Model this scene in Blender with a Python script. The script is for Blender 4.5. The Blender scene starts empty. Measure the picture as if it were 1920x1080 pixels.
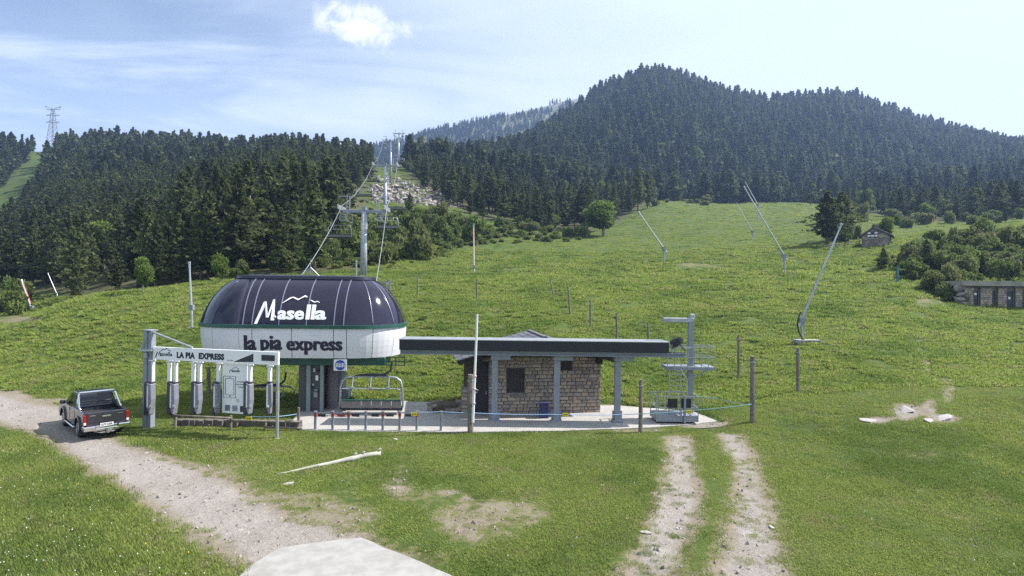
import bpy, bmesh, math, random
import numpy as np
from mathutils import Vector, Matrix, noise as mnoise

SC = bpy.context.scene
COL = SC.collection
R = random.Random(11)
rng = np.random.default_rng(11)
rad = math.radians

# ------------------------------------------------------------------ camera
F, CX, CY, H, ROLL = 1100.0, 960.0, 540.0, 6.5, 0.012
cam_d = bpy.data.cameras.new('camera')
cam = bpy.data.objects.new('camera', cam_d)
COL.objects.link(cam)
cam_d.sensor_width = 36.0
cam_d.lens = F / 1920.0 * 36.0
cam_d.clip_start = 0.1
cam_d.clip_end = 9000.0
cam.matrix_world = Matrix.Translation((0, 0, H)) @ Matrix.Rotation(rad(90), 4, 'X') @ Matrix.Rotation(ROLL, 4, 'Z')
SC.camera = cam

# ------------------------------------------------------------------ light
SUN_AZ, SUN_EL = rad(78), rad(48)
SUN_STRENGTH, SKY_STRENGTH, EXPOSURE, HAZE_DENSITY = 5.0, 0.076, 1.02, 0.00024
sun_d = bpy.data.lights.new('sun', 'SUN')
sun_d.energy = SUN_STRENGTH
sun_d.angle = rad(0.5)
sun_d.color = (1.0, 0.955, 0.89)
sun = bpy.data.objects.new('sun', sun_d)
COL.objects.link(sun)
SUN_DIR = Vector((math.sin(SUN_AZ) * math.cos(SUN_EL), math.cos(SUN_AZ) * math.cos(SUN_EL), math.sin(SUN_EL)))
sun.rotation_euler = SUN_DIR.to_track_quat('Z', 'Y').to_euler()

world = bpy.data.worlds.new('World')
SC.world = world
world.use_nodes = True
wt = world.node_tree
wt.nodes.clear()


class NT:
    """tiny helper for node trees"""
    def __init__(s, tree):
        s.t = tree

    def n(s, typ, **kw):
        nd = s.t.nodes.new(typ)
        for k, v in kw.items():
            if k == 'inp':
                for kk, vv in v.items():
                    if isinstance(vv, bpy.types.NodeSocket):
                        s.t.links.new(vv, nd.inputs[kk])
                    else:
                        nd.inputs[kk].default_value = vv
            else:
                setattr(nd, k, v)
        return nd

    def math(s, op, a, b=0.0, clamp=False):
        nd = s.t.nodes.new('ShaderNodeMath')
        nd.operation = op
        nd.use_clamp = clamp
        for i, x in enumerate((a, b)):
            if isinstance(x, bpy.types.NodeSocket):
                s.t.links.new(x, nd.inputs[i])
            else:
                nd.inputs[i].default_value = x
        return nd.outputs[0]

    def mix(s, fac, a, b, blend='MIX'):
        nd = s.t.nodes.new('ShaderNodeMix')
        nd.data_type = 'RGBA'
        nd.blend_type = blend
        for i, x in ((0, fac), (6, a), (7, b)):
            if isinstance(x, bpy.types.NodeSocket):
                s.t.links.new(x, nd.inputs[i])
            elif i == 0:
                nd.inputs[0].default_value = x
            else:
                nd.inputs[i].default_value = (x[0], x[1], x[2], 1)
        return nd.outputs[2]

    def ramp(s, fac, lo, hi):
        nd = s.t.nodes.new('ShaderNodeMapRange')
        nd.interpolation_type = 'SMOOTHSTEP'
        s.t.links.new(fac, nd.inputs[0])
        nd.inputs[1].default_value = lo
        nd.inputs[2].default_value = hi
        return nd.outputs[0]

    def noise(s, vec, scale, detail=3.0, rough=0.55, dist=0.0):
        nd = s.t.nodes.new('ShaderNodeTexNoise')
        if vec is not None:
            s.t.links.new(vec, nd.inputs['Vector'])
        nd.inputs['Scale'].default_value = scale
        nd.inputs['Detail'].default_value = detail
        nd.inputs['Roughness'].default_value = rough
        nd.inputs['Distortion'].default_value = dist
        return nd.outputs[0]

    def link(s, a, b):
        s.t.links.new(a, b)


w = NT(wt)
sky = w.n('ShaderNodeTexSky', sky_type='NISHITA', sun_disc=False, sun_elevation=SUN_EL, sun_rotation=SUN_AZ,
          altitude=1600.0, air_density=1.0, dust_density=0.6, ozone_density=2.5)
geo = w.n('ShaderNodeTexCoord')
sep = w.n('ShaderNodeSeparateXYZ', inp={0: geo.outputs['Generated']})
zc = w.math('MAXIMUM', sep.outputs[2], 0.0)
den = w.math('ADD', zc, 0.16)
comb = w.n('ShaderNodeCombineXYZ', inp={0: w.math('DIVIDE', sep.outputs[0], den), 1: w.math('DIVIDE', sep.outputs[1], den), 2: 0.0})
# thin streaked cirrus spread over the whole sky
mp = w.n('ShaderNodeMapping', inp={0: comb.outputs[0], 'Location': (3.1, 1.7, 0.0), 'Rotation': (0, 0, rad(24)), 'Scale': (0.55, 1.5, 1)})
c1 = w.noise(mp.outputs[0], 1.1, 8.0, 0.60, 1.3)
c2 = w.noise(comb.outputs[0], 0.55, 4.0, 0.55, 0.3)
cir = w.math('MULTIPLY', w.ramp(c1, 0.38, 0.66), w.ramp(c2, 0.26, 0.56))
veil = w.ramp(c2, 0.34, 0.74)
skyc = sky.outputs[0]
# high thin veil lifts the blue; thicker towards the horizon as real cirrostratus is
hz = w.ramp(zc, 0.42, 0.0)
vfac = w.math('ADD', w.math('MULTIPLY', veil, 0.42), w.math('MULTIPLY', hz, 0.62), clamp=True)
sunv = w.n('ShaderNodeVectorMath', operation='DOT_PRODUCT', inp={0: geo.outputs['Generated'], 1: tuple(SUN_DIR)})
aur = w.ramp(sunv.outputs['Value'], -0.12, 0.75)      # forward scattering round the sun through the thin cloud
cloudcol = w.mix(aur, (6.5, 7.3, 8.3), (5.9, 6.7, 7.2))
vfac2 = w.math('ADD', vfac, w.math('MULTIPLY', aur, 0.88), clamp=True)
s1 = w.mix(vfac2, skyc, cloudcol)
s2 = w.mix(w.math('MULTIPLY', cir, 0.85), s1, cloudcol)
# one small bright cumulus high over the lift line
def puff(acc, px, py, rx, ry, noisev, bright):
    dx, dy = px - CX, py - CY
    d = Vector((dx * math.cos(ROLL) + dy * math.sin(ROLL), F, -(-dx * math.sin(ROLL) + dy * math.cos(ROLL)))).normalized()
    side = Vector((d.y, -d.x, 0)).normalized()
    up = side.cross(d)
    a = w.n('ShaderNodeVectorMath', operation='DOT_PRODUCT', inp={0: geo.outputs['Generated'], 1: tuple(side)}).outputs['Value']
    b = w.n('ShaderNodeVectorMath', operation='DOT_PRODUCT', inp={0: geo.outputs['Generated'], 1: tuple(up)}).outputs['Value']
    c = w.n('ShaderNodeVectorMath', operation='DOT_PRODUCT', inp={0: geo.outputs['Generated'], 1: tuple(d)}).outputs['Value']
    r2 = w.math('SQRT', w.math('ADD', w.math('POWER', w.math('DIVIDE', a, rx / F), 2.0), w.math('POWER', w.math('DIVIDE', b, ry / F), 2.0)))
    body = w.math('SUBTRACT', 1.0, w.math('SUBTRACT', r2, w.math('MULTIPLY', w.math('SUBTRACT', noisev, 0.5), 2.6)))
    m = w.math('MULTIPLY', w.ramp(body, -0.10, 0.95), w.math('GREATER_THAN', c, 0.3))
    return w.mix(w.math('MULTIPLY', m, bright), acc, (8.4, 8.5, 8.6))
cn = w.noise(geo.outputs['Generated'], 26.0, 9.0, 0.68, 0.8)
s3 = puff(s2, 690, 52, 78, 34, cn, 1.0)
s3 = puff(s3, 604, 38, 24, 26, cn, 0.7)
s3 = puff(s3, 652, 20, 40, 14, cn, 0.7)
bg = w.n('ShaderNodeBackground', inp={0: s3, 1: SKY_STRENGTH})
w.link(bg.outputs[0], w.n('ShaderNodeOutputWorld').inputs[0])

vs = SC.view_settings
SC.display_settings.display_device = 'sRGB'
vs.view_transform = 'Standard'
vs.look = 'None'
vs.exposure = EXPOSURE
vs.gamma = 1.0
vs.use_curve_mapping = False
try:
    SC.cycles.use_denoising = False
    SC.cycles.max_bounces = 6
    SC.cycles.diffuse_bounces = 2
    SC.cycles.glossy_bounces = 3
    SC.cycles.transmission_bounces = 4
    SC.cycles.transparent_max_bounces = 6
    SC.cycles.volume_bounces = 0
except Exception:
    pass


# ------------------------------------------------------------------ helpers
def unroll(px, py):
    dx, dy = px - CX, py - CY
    return dx * math.cos(ROLL) + dy * math.sin(ROLL), -dx * math.sin(ROLL) + dy * math.cos(ROLL)


def P(px, py, Y):
    """the point of the place at depth Y on the line of sight through a spot of the photograph"""
    a, b = unroll(px, py)
    return Vector((a / F * Y, Y, H - b / F * Y))


def put(o, label=None, cat=None, group=None, kind=None):
    if label: o['label'] = label
    if cat: o['category'] = cat
    if group: o['group'] = group
    if kind: o['kind'] = kind
    return o


def thing(name, label, cat, loc=(0, 0, 0), rz=0.0, group=None, rot=None):
    o = bpy.data.objects.new(name, None)
    o.empty_display_size = 0.2
    COL.objects.link(o)
    o.location = loc
    o.rotation_euler = rot if rot else (0, 0, rz)
    return put(o, label, cat, group)


KIDS = {}


def link(name, me, parent=None, loc=None, rot=None, scale=None):
    o = bpy.data.objects.new(name, me)
    COL.objects.link(o)
    if parent is not None:
        o.parent = parent
        KIDS.setdefault(parent, []).append(o)
    if loc is not None: o.location = loc
    if rot is not None: o.rotation_euler = rot
    if scale is not None: o.scale = scale
    return o


def copy_tree(o, parent=None):
    c = o.copy()
    COL.objects.link(c)
    if parent is not None:
        c.parent = parent
        KIDS.setdefault(parent, []).append(c)
    for ch in KIDS.get(o, []):
        copy_tree(ch, c)
    return c


class MB:
    def __init__(s):
        s.v, s.f, s.m, s.mi = [], [], [], 0

    def add(s, vs, fs):
        b = len(s.v)
        s.v.extend([tuple(x) for x in vs])
        for f in fs:
            s.f.append([b + i for i in f])
            s.m.append(s.mi)
        return s

    def box(s, cx, cy, cz, sx, sy, sz, rz=0.0, M=None):
        vs = []
        c, n = math.cos(rz), math.sin(rz)
        for dz in (-.5, .5):
            for dx, dy in ((-.5, -.5), (.5, -.5), (.5, .5), (-.5, .5)):
                x, y = dx * sx, dy * sy
                p = Vector((cx + x * c - y * n, cy + x * n + y * c, cz + dz * sz))
                vs.append(M @ p if M else p)
        return s.add(vs, [(3, 2, 1, 0), (4, 5, 6, 7), (0, 1, 5, 4), (1, 2, 6, 5), (2, 3, 7, 6), (3, 0, 4, 7)])

    def bar(s, p, q, wx, wz=None, up=(0, 0, 1)):
        """square bar from p to q"""
        p, q = Vector(p), Vector(q)
        d = (q - p).normalized()
        up = Vector(up)
        if abs(d.dot(up)) > 0.98:
            up = Vector((0, 1, 0)) if abs(d.y) < 0.9 else Vector((1, 0, 0))
        a = d.cross(up).normalized()
        b = a.cross(d)
        wz = wz or wx
        vs = []
        for o in (p, q):
            for i, j in ((-1, -1), (1, -1), (1, 1), (-1, 1)):
                vs.append(o + a * (i * wx / 2) + b * (j * wz / 2))
        return s.add(vs, [(3, 2, 1, 0), (4, 5, 6, 7), (0, 1, 5, 4), (1, 2, 6, 5), (2, 3, 7, 6), (3, 0, 4, 7)])

    def tube(s, p, q, r0, r1=None, n=10):
        return s.path([p, q], [r0, r0 if r1 is None else r1], n)

    def path(s, pts, r, n=8):
        pts = [Vector(p) for p in pts]
        rs = r if isinstance(r, (list, tuple)) else [r] * len(pts)
        b = len(s.v)
        ref = None
        for i, p in enumerate(pts):
            if i == 0: d = pts[1] - p
            elif i == len(pts) - 1: d = p - pts[i - 1]
            else: d = (pts[i + 1] - p).normalized() + (p - pts[i - 1]).normalized()
            d.normalize()
            if ref is None:
                ref = Vector((0, 0, 1)) if abs(d.z) < 0.9 else Vector((1, 0, 0))
            a = (ref - d * ref.dot(d))
            if a.length < 1e-4: a = d.orthogonal()
            a.normalize()
            ref = a
            c = d.cross(a)
            for k in range(n):
                t = 2 * math.pi * k / n
                s.v.append(tuple(p + (a * math.cos(t) + c * math.sin(t)) * rs[i]))
        for i in range(len(pts) - 1):
            for k in range(n):
                k2 = (k + 1) % n
                s.f.append([b + i * n + k, b + i * n + k2, b + (i + 1) * n + k2, b + (i + 1) * n + k])
                s.m.append(s.mi)
        s.f.append([b + k for k in range(n)][::-1]); s.m.append(s.mi)
        e = b + (len(pts) - 1) * n
        s.f.append([e + k for k in range(n)]); s.m.append(s.mi)
        return s

    def prism(s, poly, lo, hi, axis='x'):
        """poly: 2-D outline (counter-clockwise), pushed along an axis"""
        n = len(poly)
        def mk(a, b, h):
            return (h, a, b) if axis == 'x' else ((a, h, b) if axis == 'y' else (a, b, h))
        vs = [mk(a, b, lo) for a, b in poly] + [mk(a, b, hi) for a, b in poly]
        fs = [list(range(n))[::-1], list(range(n, 2 * n))]
        for i in range(n):
            j = (i + 1) % n
            fs.append([i, j, n + j, n + i])
        return s.add(vs, fs)

    def build(s, name, mats, parent=None, smooth=False, bevel=0.0, loc=None, rot=None, fix=True):
        me = s.mesh(name, mats, smooth, bevel, fix)
        return link(name, me, parent, loc, rot)

    def mesh(s, name, mats, smooth=False, bevel=0.0, fix=True):
        me = bpy.data.meshes.new(name)
        me.from_pydata(s.v, [], s.f)
        if not isinstance(mats, (list, tuple)): mats = [mats]
        for m in mats: me.materials.append(m)
        me.polygons.foreach_set('material_index', s.m)
        if bevel > 0 or fix:
            bm = bmesh.new(); bm.from_mesh(me)
            if fix: bmesh.ops.recalc_face_normals(bm, faces=bm.faces)
            if bevel > 0:
                es = [e for e in bm.edges if len(e.link_faces) == 2 and e.calc_face_angle(0) > 0.5]
                bmesh.ops.bevel(bm, geom=es, offset=bevel, segments=1, profile=0.5, affect='EDGES', clamp_overlap=True)
            bm.to_mesh(me); bm.free()
        if smooth:
            me.polygons.foreach_set('use_smooth', [True] * len(me.polygons))
        me.update()
        return me


def mat(name, col, rough=0.7, metal=0.0, var=0.0, scale=6.0, col2=None, bump=0.0, bscale=None, coat=0.0, spec=0.5, dirt=None):
    m = bpy.data.materials.new(name)
    m.use_nodes = True
    t = NT(m.node_tree)
    bs = m.node_tree.nodes['Principled BSDF']
    bs.inputs['Roughness'].default_value = rough
    bs.inputs['Metallic'].default_value = metal
    bs.inputs['Coat Weight'].default_value = coat
    bs.inputs['Specular IOR Level'].default_value = spec
    bs.inputs['Base Color'].default_value = (*col, 1)
    if var > 0 or col2 or bump > 0:
        tc = t.n('ShaderNodeTexCoord').outputs['Object']
        nz = t.noise(tc, scale, 5.0, 0.6)
        if var > 0 or col2:
            c2 = col2 or tuple(c * (1 - var) for c in col)
            c = t.mix(t.ramp(nz, 0.35, 0.68), col, c2)
            if dirt:
                c = t.mix(t.math('MULTIPLY', t.ramp(t.noise(tc, scale * 0.23, 4.0), 0.5, 0.8), dirt), c, (0.16, 0.14, 0.11))
            t.link(c, bs.inputs['Base Color'])
            rr = t.math('ADD', t.math('MULTIPLY', nz, 0.25), max(rough - 0.12, 0.02), clamp=True)
            t.link(rr, bs.inputs['Roughness'])
        if bump > 0:
            nb = t.noise(tc, bscale or scale * 2, 5.0, 0.6)
            b = t.n('ShaderNodeBump', inp={'Strength': min(bump * 8, 1.0), 'Distance': bump, 'Height': nb})
            t.link(b.outputs[0], bs.inputs['Normal'])
    return m


def leaf_mat(name, c1, c2, c3, trans=0.3, scale=1.2, rnd=0.5):
    """foliage: three greens mixed by noise and by tree, partly see-through to light"""
    m = bpy.data.materials.new(name)
    m.use_nodes = True
    t = NT(m.node_tree)
    m.node_tree.nodes.clear()
    tc = t.n('ShaderNodeTexCoord').outputs['Object']
    oi = t.n('ShaderNodeObjectInfo').outputs['Random']
    nz = t.noise(tc, scale, 4.0, 0.65)
    c = t.mix(t.ramp(nz, 0.38, 0.64), c1, c2)
    c = t.mix(t.math('MULTIPLY', t.ramp(oi, 0.25, 1.0), rnd), c, c3)
    d = t.n('ShaderNodeBsdfDiffuse', inp={0: c})
    g = t.n('ShaderNodeBsdfTranslucent', inp={0: c})
    mx = t.n('ShaderNodeMixShader', inp={0: trans, 1: d.outputs[0], 2: g.outputs[0]})
    t.link(mx.outputs[0], t.n('ShaderNodeOutputMaterial').inputs[0])
    return m


def text_data(body, bold=0.0, width=1.0, size=1.0, spacing=1.0):
    cu = bpy.data.curves.new('lettering', 'FONT')
    cu.body = body
    cu.size = size
    cu.offset = bold
    cu.space_character = spacing
    cu.resolution_u = 3
    o = bpy.data.objects.new('lettering', cu)
    COL.objects.link(o)
    bpy.context.view_layer.update()
    dg = bpy.context.evaluated_depsgraph_get()
    me = bpy.data.meshes.new_from_object(o.evaluated_get(dg))
    v = np.empty(len(me.vertices) * 3, np.float32)
    me.vertices.foreach_get('co', v)
    v = v.reshape(-1, 3).copy()
    f = [tuple(p.vertices) for p in me.polygons]
    bpy.data.objects.remove(o); bpy.data.curves.remove(cu); bpy.data.meshes.remove(me)
    v[:, 0] *= width
    return v, f


def fit_text(v, x0, x1, y0, y1):
    """stretch flat lettering into a rectangle"""
    lo, hi = v.min(0), v.max(0)
    u = v.copy()
    u[:, 0] = x0 + (v[:, 0] - lo[0]) / (hi[0] - lo[0]) * (x1 - x0)
    u[:, 1] = y0 + (v[:, 1] - lo[1]) / (hi[1] - lo[1]) * (y1 - y0)
    return u


def scatter(name, pts, rot, scl, idx, sources, label=None, kind='stuff', cat=None):
    """one object that repeats source meshes on its points"""
    me = bpy.data.meshes.new(name)
    n = len(pts)
    me.vertices.add(n)
    me.vertices.foreach_set('co', np.asarray(pts, np.float32).ravel())
    for an, ty, da in (('rot', 'FLOAT_VECTOR', rot), ('scl', 'FLOAT_VECTOR', scl)):
        at = me.attributes.new(an, ty, 'POINT')
        at.data.foreach_set('vector', np.asarray(da, np.float32).ravel())
    at = me.attributes.new('idx', 'INT', 'POINT')
    at.data.foreach_set('value', np.asarray(idx, np.int32))
    me.update()
    c = bpy.data.collections.new(name + '_source')
    for s_ in sources: c.objects.link(s_)
    g = bpy.data.node_groups.new(name + '_spread', 'GeometryNodeTree')
    g.interface.new_socket('Geometry', in_out='INPUT', socket_type='NodeSocketGeometry')
    g.interface.new_socket('Geometry', in_out='OUTPUT', socket_type='NodeSocketGeometry')
    N = g.nodes
    gi, go = N.new('NodeGroupInput'), N.new('NodeGroupOutput')
    ci = N.new('GeometryNodeCollectionInfo')
    ci.inputs['Collection'].default_value = c
    ci.inputs['Separate Children'].default_value = True
    ci.inputs['Reset Children'].default_value = True
    ip = N.new('GeometryNodeInstanceOnPoints')
    ip.inputs['Pick Instance'].default_value = True
    def na(nm, ty):
        a = N.new('GeometryNodeInputNamedAttribute'); a.data_type = ty; a.inputs['Name'].default_value = nm
        return a.outputs[0]
    L = g.links
    L.new(gi.outputs[0], ip.inputs['Points'])
    L.new(ci.outputs[0], ip.inputs['Instance'])
    L.new(na('idx', 'INT'), ip.inputs['Instance Index'])
    er = N.new('FunctionNodeEulerToRotation')
    L.new(na('rot', 'FLOAT_VECTOR'), er.inputs[0])
    L.new(er.outputs[0], ip.inputs['Rotation'])
    L.new(na('scl', 'FLOAT_VECTOR'), ip.inputs['Scale'])
    L.new(ip.outputs[0], go.inputs[0])
    o = link(name, me)
    md = o.modifiers.new('spread', 'NODES')
    md.node_group = g
    put(o, label, cat, None, kind)
    return o
# ------------------------------------------------------------------ the lie of the land
# each entry: bearing (as a column of the photograph) -> list of (distance m, height m or, above 99, row of the photograph)
LAND = {
 -500: [(6, 0), (34, 0), (45, 0.5), (60, 1.5), (80, 3), (100, 590), (130, 560), (200, 490), (300, 420), (400, 345)],
 -150: [(6, 0), (34, 0), (40, 0.2), (50, 0.9), (60, 1.6), (75, 600), (90, 590), (105, 578), (130, 545), (200, 478), (300, 410), (400, 338)],
 0:    [(6, 0), (33, 0), (37, 0.35), (42, 688), (50, 652), (57, 632), (63, 623), (75, 626), (88, 600), (105, 578), (130, 540), (200, 470), (300, 395), (400, 330)],
 75:   [(6, 0), (32, 0), (36, 0.45), (42, 682), (50, 632), (57, 602), (63, 590), (74, 594), (88, 592), (105, 574), (130, 520), (200, 450), (300, 372), (400, 315)],
 150:  [(6, 0), (31, 0), (35, 0.4), (40, 700), (47, 640), (54, 592), (61, 562), (67, 555), (78, 564), (95, 560), (115, 540), (150, 490), (200, 430), (300, 352), (400, 302)],
 300:  [(6, 0), (31, 0), (35, 0.3), (40, 690), (48, 620), (56, 570), (64, 546), (70, 542), (80, 546), (100, 535), (130, 475), (200, 412), (300, 342), (400, 302)],
 450:  [(6, 0), (31, 0), (35, 0.3), (40, 690), (48, 622), (56, 572), (64, 540), (70, 527), (80, 530), (100, 506), (130, 455), (170, 398), (220, 345), (300, 318), (400, 300)],
 600:  [(6, 0), (31, 0), (34, 0.1), (38, 715), (46, 648), (54, 590), (62, 552), (70, 530), (80, 518), (100, 496), (130, 445), (170, 385), (220, 338), (300, 318), (400, 300)],
 690:  [(6, 0), (31, 0), (34, 0.1), (38, 708), (46, 640), (54, 590), (62, 555), (70, 530), (80, 515), (100, 494), (120, 475), (150, 430), (190, 385), (235, 345), (300, 322), (400, 312)],
 780:  [(6, 0), (31, 0), (34, 0.15), (38, 705), (46, 635), (54, 585), (62, 555), (70, 532), (80, 518), (100, 490), (120, 462), (150, 425), (190, 385), (235, 342), (300, 322), (400, 310)],
 900:  [(6, 0), (31, 0), (34, 0.2), (38, 692), (46, 625), (54, 582), (62, 558), (70, 538), (80, 524), (100, 497), (130, 463), (160, 430), (190, 405), (230, 380), (300, 345), (400, 315)],
 1050: [(6, 0), (31, 0), (34, 0.2), (38, 690), (46, 620), (54, 578), (62, 556), (70, 538), (80, 522), (100, 495), (130, 464), (170, 441), (210, 420), (260, 395), (320, 365), (400, 340)],
 1150: [(6, 0), (31, 0), (34, 0.15), (38, 700), (46, 630), (54, 588), (62, 560), (70, 539), (80, 522), (100, 493), (130, 465), (170, 442), (210, 422), (250, 400), (300, 378), (345, 380), (400, 365)],
 1240: [(6, 0), (30, 0), (34, 0.3), (38, 706), (46, 640), (54, 594), (62, 563), (70, 540), (80, 522), (100, 493), (130, 463), (170, 433), (210, 408), (255, 386), (300, 374), (345, 382), (400, 368)],
 1350: [(6, 0), (28, 0), (31, 0.25), (36, 725), (44, 662), (54, 604), (62, 570), (70, 543), (80, 520), (100, 488), (130, 456), (170, 428), (210, 408), (260, 392), (310, 382), (350, 388), (400, 372)],
 1450: [(6, 0), (25, 0), (28, 0.25), (33, 735), (39, 690), (45, 650), (54, 600), (62, 567), (70, 540), (80, 518), (100, 486), (130, 456), (170, 428), (210, 408), (260, 390), (310, 378), (350, 386), (400, 372)],
 1540: [(6, 0), (20, 0), (24, 0.25), (29, 755), (36, 705), (45, 642), (54, 600), (62, 568), (70, 542), (80, 520), (95, 492), (115, 462), (150, 425), (200, 402), (270, 388), (320, 386), (400, 375)],
 1640: [(6, 0), (17, 0), (24, 0.4), (29, 748), (36, 696), (45, 640), (54, 600), (62, 568), (70, 542), (80, 518), (95, 484), (110, 462), (130, 446), (160, 428), (210, 408), (300, 388), (400, 370)],
 1720: [(6, 0), (17, 0), (24, 0.5), (29, 742), (36, 690), (45, 638), (55, 600), (63, 570), (70, 545), (80, 508), (92, 470), (104, 448), (120, 440), (150, 432), (210, 408), (300, 385), (400, 365)],
 1790: [(6, 0), (17, 0), (24, 0.5), (29, 742), (36, 688), (45, 636), (55, 602), (62, 582), (67, 572), (73, 530), (83, 490), (96, 452), (108, 438), (122, 436), (150, 432), (210, 408), (300, 380), (400, 358)],
 1860: [(6, 0), (17, 0), (24, 0.5), (29, 742), (36, 688), (45, 636), (55, 604), (62, 584), (67, 577), (73, 532), (83, 490), (96, 446), (108, 428), (122, 426), (150, 424), (210, 402), (300, 374), (400, 352)],
 1930: [(6, 0), (17, 0), (24, 0.5), (29, 742), (36, 688), (45, 636), (55, 606), (62, 586), (67, 579), (73, 532), (83, 490), (96, 440), (108, 420), (122, 418), (150, 416), (210, 395), (300, 368), (400, 345)],
 2450: [(6, 0), (17, 0), (24, 0.5), (29, 742), (36, 690), (45, 640), (55, 615), (65, 585), (75, 550), (90, 505), (110, 470), (150, 430), (210, 400), (300, 370), (400, 345)],
}
RIDGE = [(-500, 330), (-150, 300), (0, 279), (50, 281), (100, 284), (150, 268), (190, 269), (250, 277), (300, 283), (400, 288), (500, 296), (600, 310), (700, 330), (760, 320), (850, 318),
         (900, 308), (950, 288), (1000, 258), (1050, 224), (1100, 192), (1150, 161), (1200, 143), (1235, 137), (1270, 143), (1300, 158), (1350, 181), (1400, 193), (1450, 199),
         (1500, 191), (1560, 184), (1610, 193), (1650, 208), (1700, 228), (1750, 244), (1800, 259), (1850, 269), (1900, 279), (1950, 284), (2150, 300), (2450, 340)]
LAND[-1900] = LAND[-500]
LAND[3800] = LAND[2450]
UPX = np.arange(-1900, 3801, 9.0)
NROW = 460
LY = np.linspace(math.log(6.0), math.log(960.0), NROW)
YS = np.exp(LY)


def build_heights():
    cols = sorted(LAND)
    Z = np.zeros((NROW, len(cols)))
    for j, c in enumerate(cols):
        yy = np.array([a for a, b in LAND[c]], float)
        zz = []
        for a, b in LAND[c]:
            zz.append(H - (b - CY - (c - CX) * ROLL) / F * a if b > 99 else float(b))
        Z[:, j] = np.interp(YS, yy, zz)
    G = np.zeros((NROW, len(UPX)))
    for i in range(NROW):
        G[i] = np.interp(UPX, cols, Z[i])
    rp = np.array(RIDGE, float)
    rv = np.interp(UPX, rp[:, 0], rp[:, 1])
    ry = np.interp(UPX, [-500, 550, 900, 1100, 2450], [500, 510, 660, 720, 720])
    rz = H - (rv - CY - (UPX - CX) * ROLL) / F * ry
    i400 = int(np.argmin(abs(YS - 400)))
    z400 = G[i400]
    for i in range(i400, NROW):
        t = (YS[i] - YS[i400]) / (ry - YS[i400])
        up = z400 + (rz - z400) * np.clip(t, 0, 1) ** 0.92
        over = np.clip(t - 1, 0, None)
        G[i] = np.where(t <= 1, up, rz - over ** 1.3 * 90)
    def blur(A, s, ax):
        k = np.exp(-0.5 * (np.arange(-3 * s, 3 * s + 1) / s) ** 2); k /= k.sum()
        pad = [(0, 0), (0, 0)]; pad[ax] = (3 * s, 3 * s)
        B = np.pad(A, pad, mode='edge')
        return np.apply_along_axis(lambda m: np.convolve(m, k, 'valid'), ax, B)
    G2 = blur(G, 3, 1)
    G2 = blur(G2, 2, 0)
    G2[YS < 27] = np.where(abs(G[YS < 27]) < 1e-9, 0, G2[YS < 27])
    return G2


def vnoise(x, y, seed):
    """value noise on arrays"""
    xi, yi = np.floor(x).astype(np.int64), np.floor(y).astype(np.int64)
    fx, fy = x - xi, y - yi
    fx, fy = fx * fx * (3 - 2 * fx), fy * fy * (3 - 2 * fy)
    def h(a, b):
        n = (a * 374761393 + b * 668265263 + seed * 1442695041) & 0x7fffffff
        n = ((n ^ (n >> 13)) * 1274126177) & 0x7fffffff
        return ((n ^ (n >> 16)) & 0xffff) / 65535.0
    return (h(xi, yi) * (1 - fx) + h(xi + 1, yi) * fx) * (1 - fy) + (h(xi, yi + 1) * (1 - fx) + h(xi + 1, yi + 1) * fx) * fy


def fbm(x, y, seed, octv=4):
    a, s, t = 1.0, 0.0, 0.0
    for o in range(octv):
        s += a * vnoise(x * 2 ** o, y * 2 ** o, seed + o); t += a; a *= 0.55
    return s / t


GZ = build_heights()
UU = (UPX - CX) / F
XG = UU[None, :] * YS[:, None]
YG = np.repeat(YS[:, None], len(UPX), 1)


def flatpoly(pts):
    """outline given in the photograph, laid on the level ground"""
    out = []
    for px, py in pts:
        a, b = unroll(px, py)
        Y = H * F / b
        out.append((a / F * Y, Y))
    return np.array(out)


def sdist(poly, X, Y):
    """signed distance to a polygon, negative inside"""
    d = np.full(X.shape, 1e9); inside = np.zeros(X.shape, bool)
    n = len(poly)
    for i in range(n):
        ax, ay = poly[i]; bx, by = poly[(i + 1) % n]
        ex, ey = bx - ax, by - ay
        t = np.clip(((X - ax) * ex + (Y - ay) * ey) / (ex * ex + ey * ey + 1e-12), 0, 1)
        d = np.minimum(d, np.hypot(X - ax - t * ex, Y - ay - t * ey))
        c = ((ay > Y) != (by > Y)) & (X < (bx - ax) * (Y - ay) / (by - ay + 1e-12) + ax)
        inside ^= c
    return np.where(inside, -d, d)


ROAD = flatpoly([(-140, 742), (-60, 745), (-40, 790), (60, 815), (130, 868), (220, 922), (300, 978), (390, 1032), (450, 1080), (520, 1200), (1000, 1200), (880, 1100), (760, 1040), (700, 996), (560, 962), (440, 892), (330, 858), (240, 830), (200, 800), (130, 762), (60, 752), (0, 735), (-60, 728)])
TRACK_A = flatpoly([(1246, 818), (1250, 850), (1240, 885), (1216, 960), (1190, 1020), (1150, 1085), (1120, 1150), (1265, 1150), (1272, 1085), (1298, 1005), (1320, 945), (1312, 880), (1306, 845), (1296, 815)])
TRACK_B = flatpoly([(1344, 812), (1366, 860), (1374, 920), (1362, 985), (1346, 1040), (1338, 1090), (1335, 1150), (1500, 1150), (1486, 1085), (1466, 990), (1446, 920), (1420, 862), (1396, 815)])
PLAZA = flatpoly([(548, 788), (560, 807), (640, 809), (880, 811), (1060, 808), (1200, 803), (1290, 797), (1345, 790), (1300, 772), (1150, 760), (900, 758), (700, 750), (575, 757)])
SLAB = flatpoly([(440, 1092), (478, 1058), (520, 1031), (600, 1018), (676, 1011), (700, 1020), (770, 1048), (866, 1092), (880, 1110), (430, 1110)])
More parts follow.
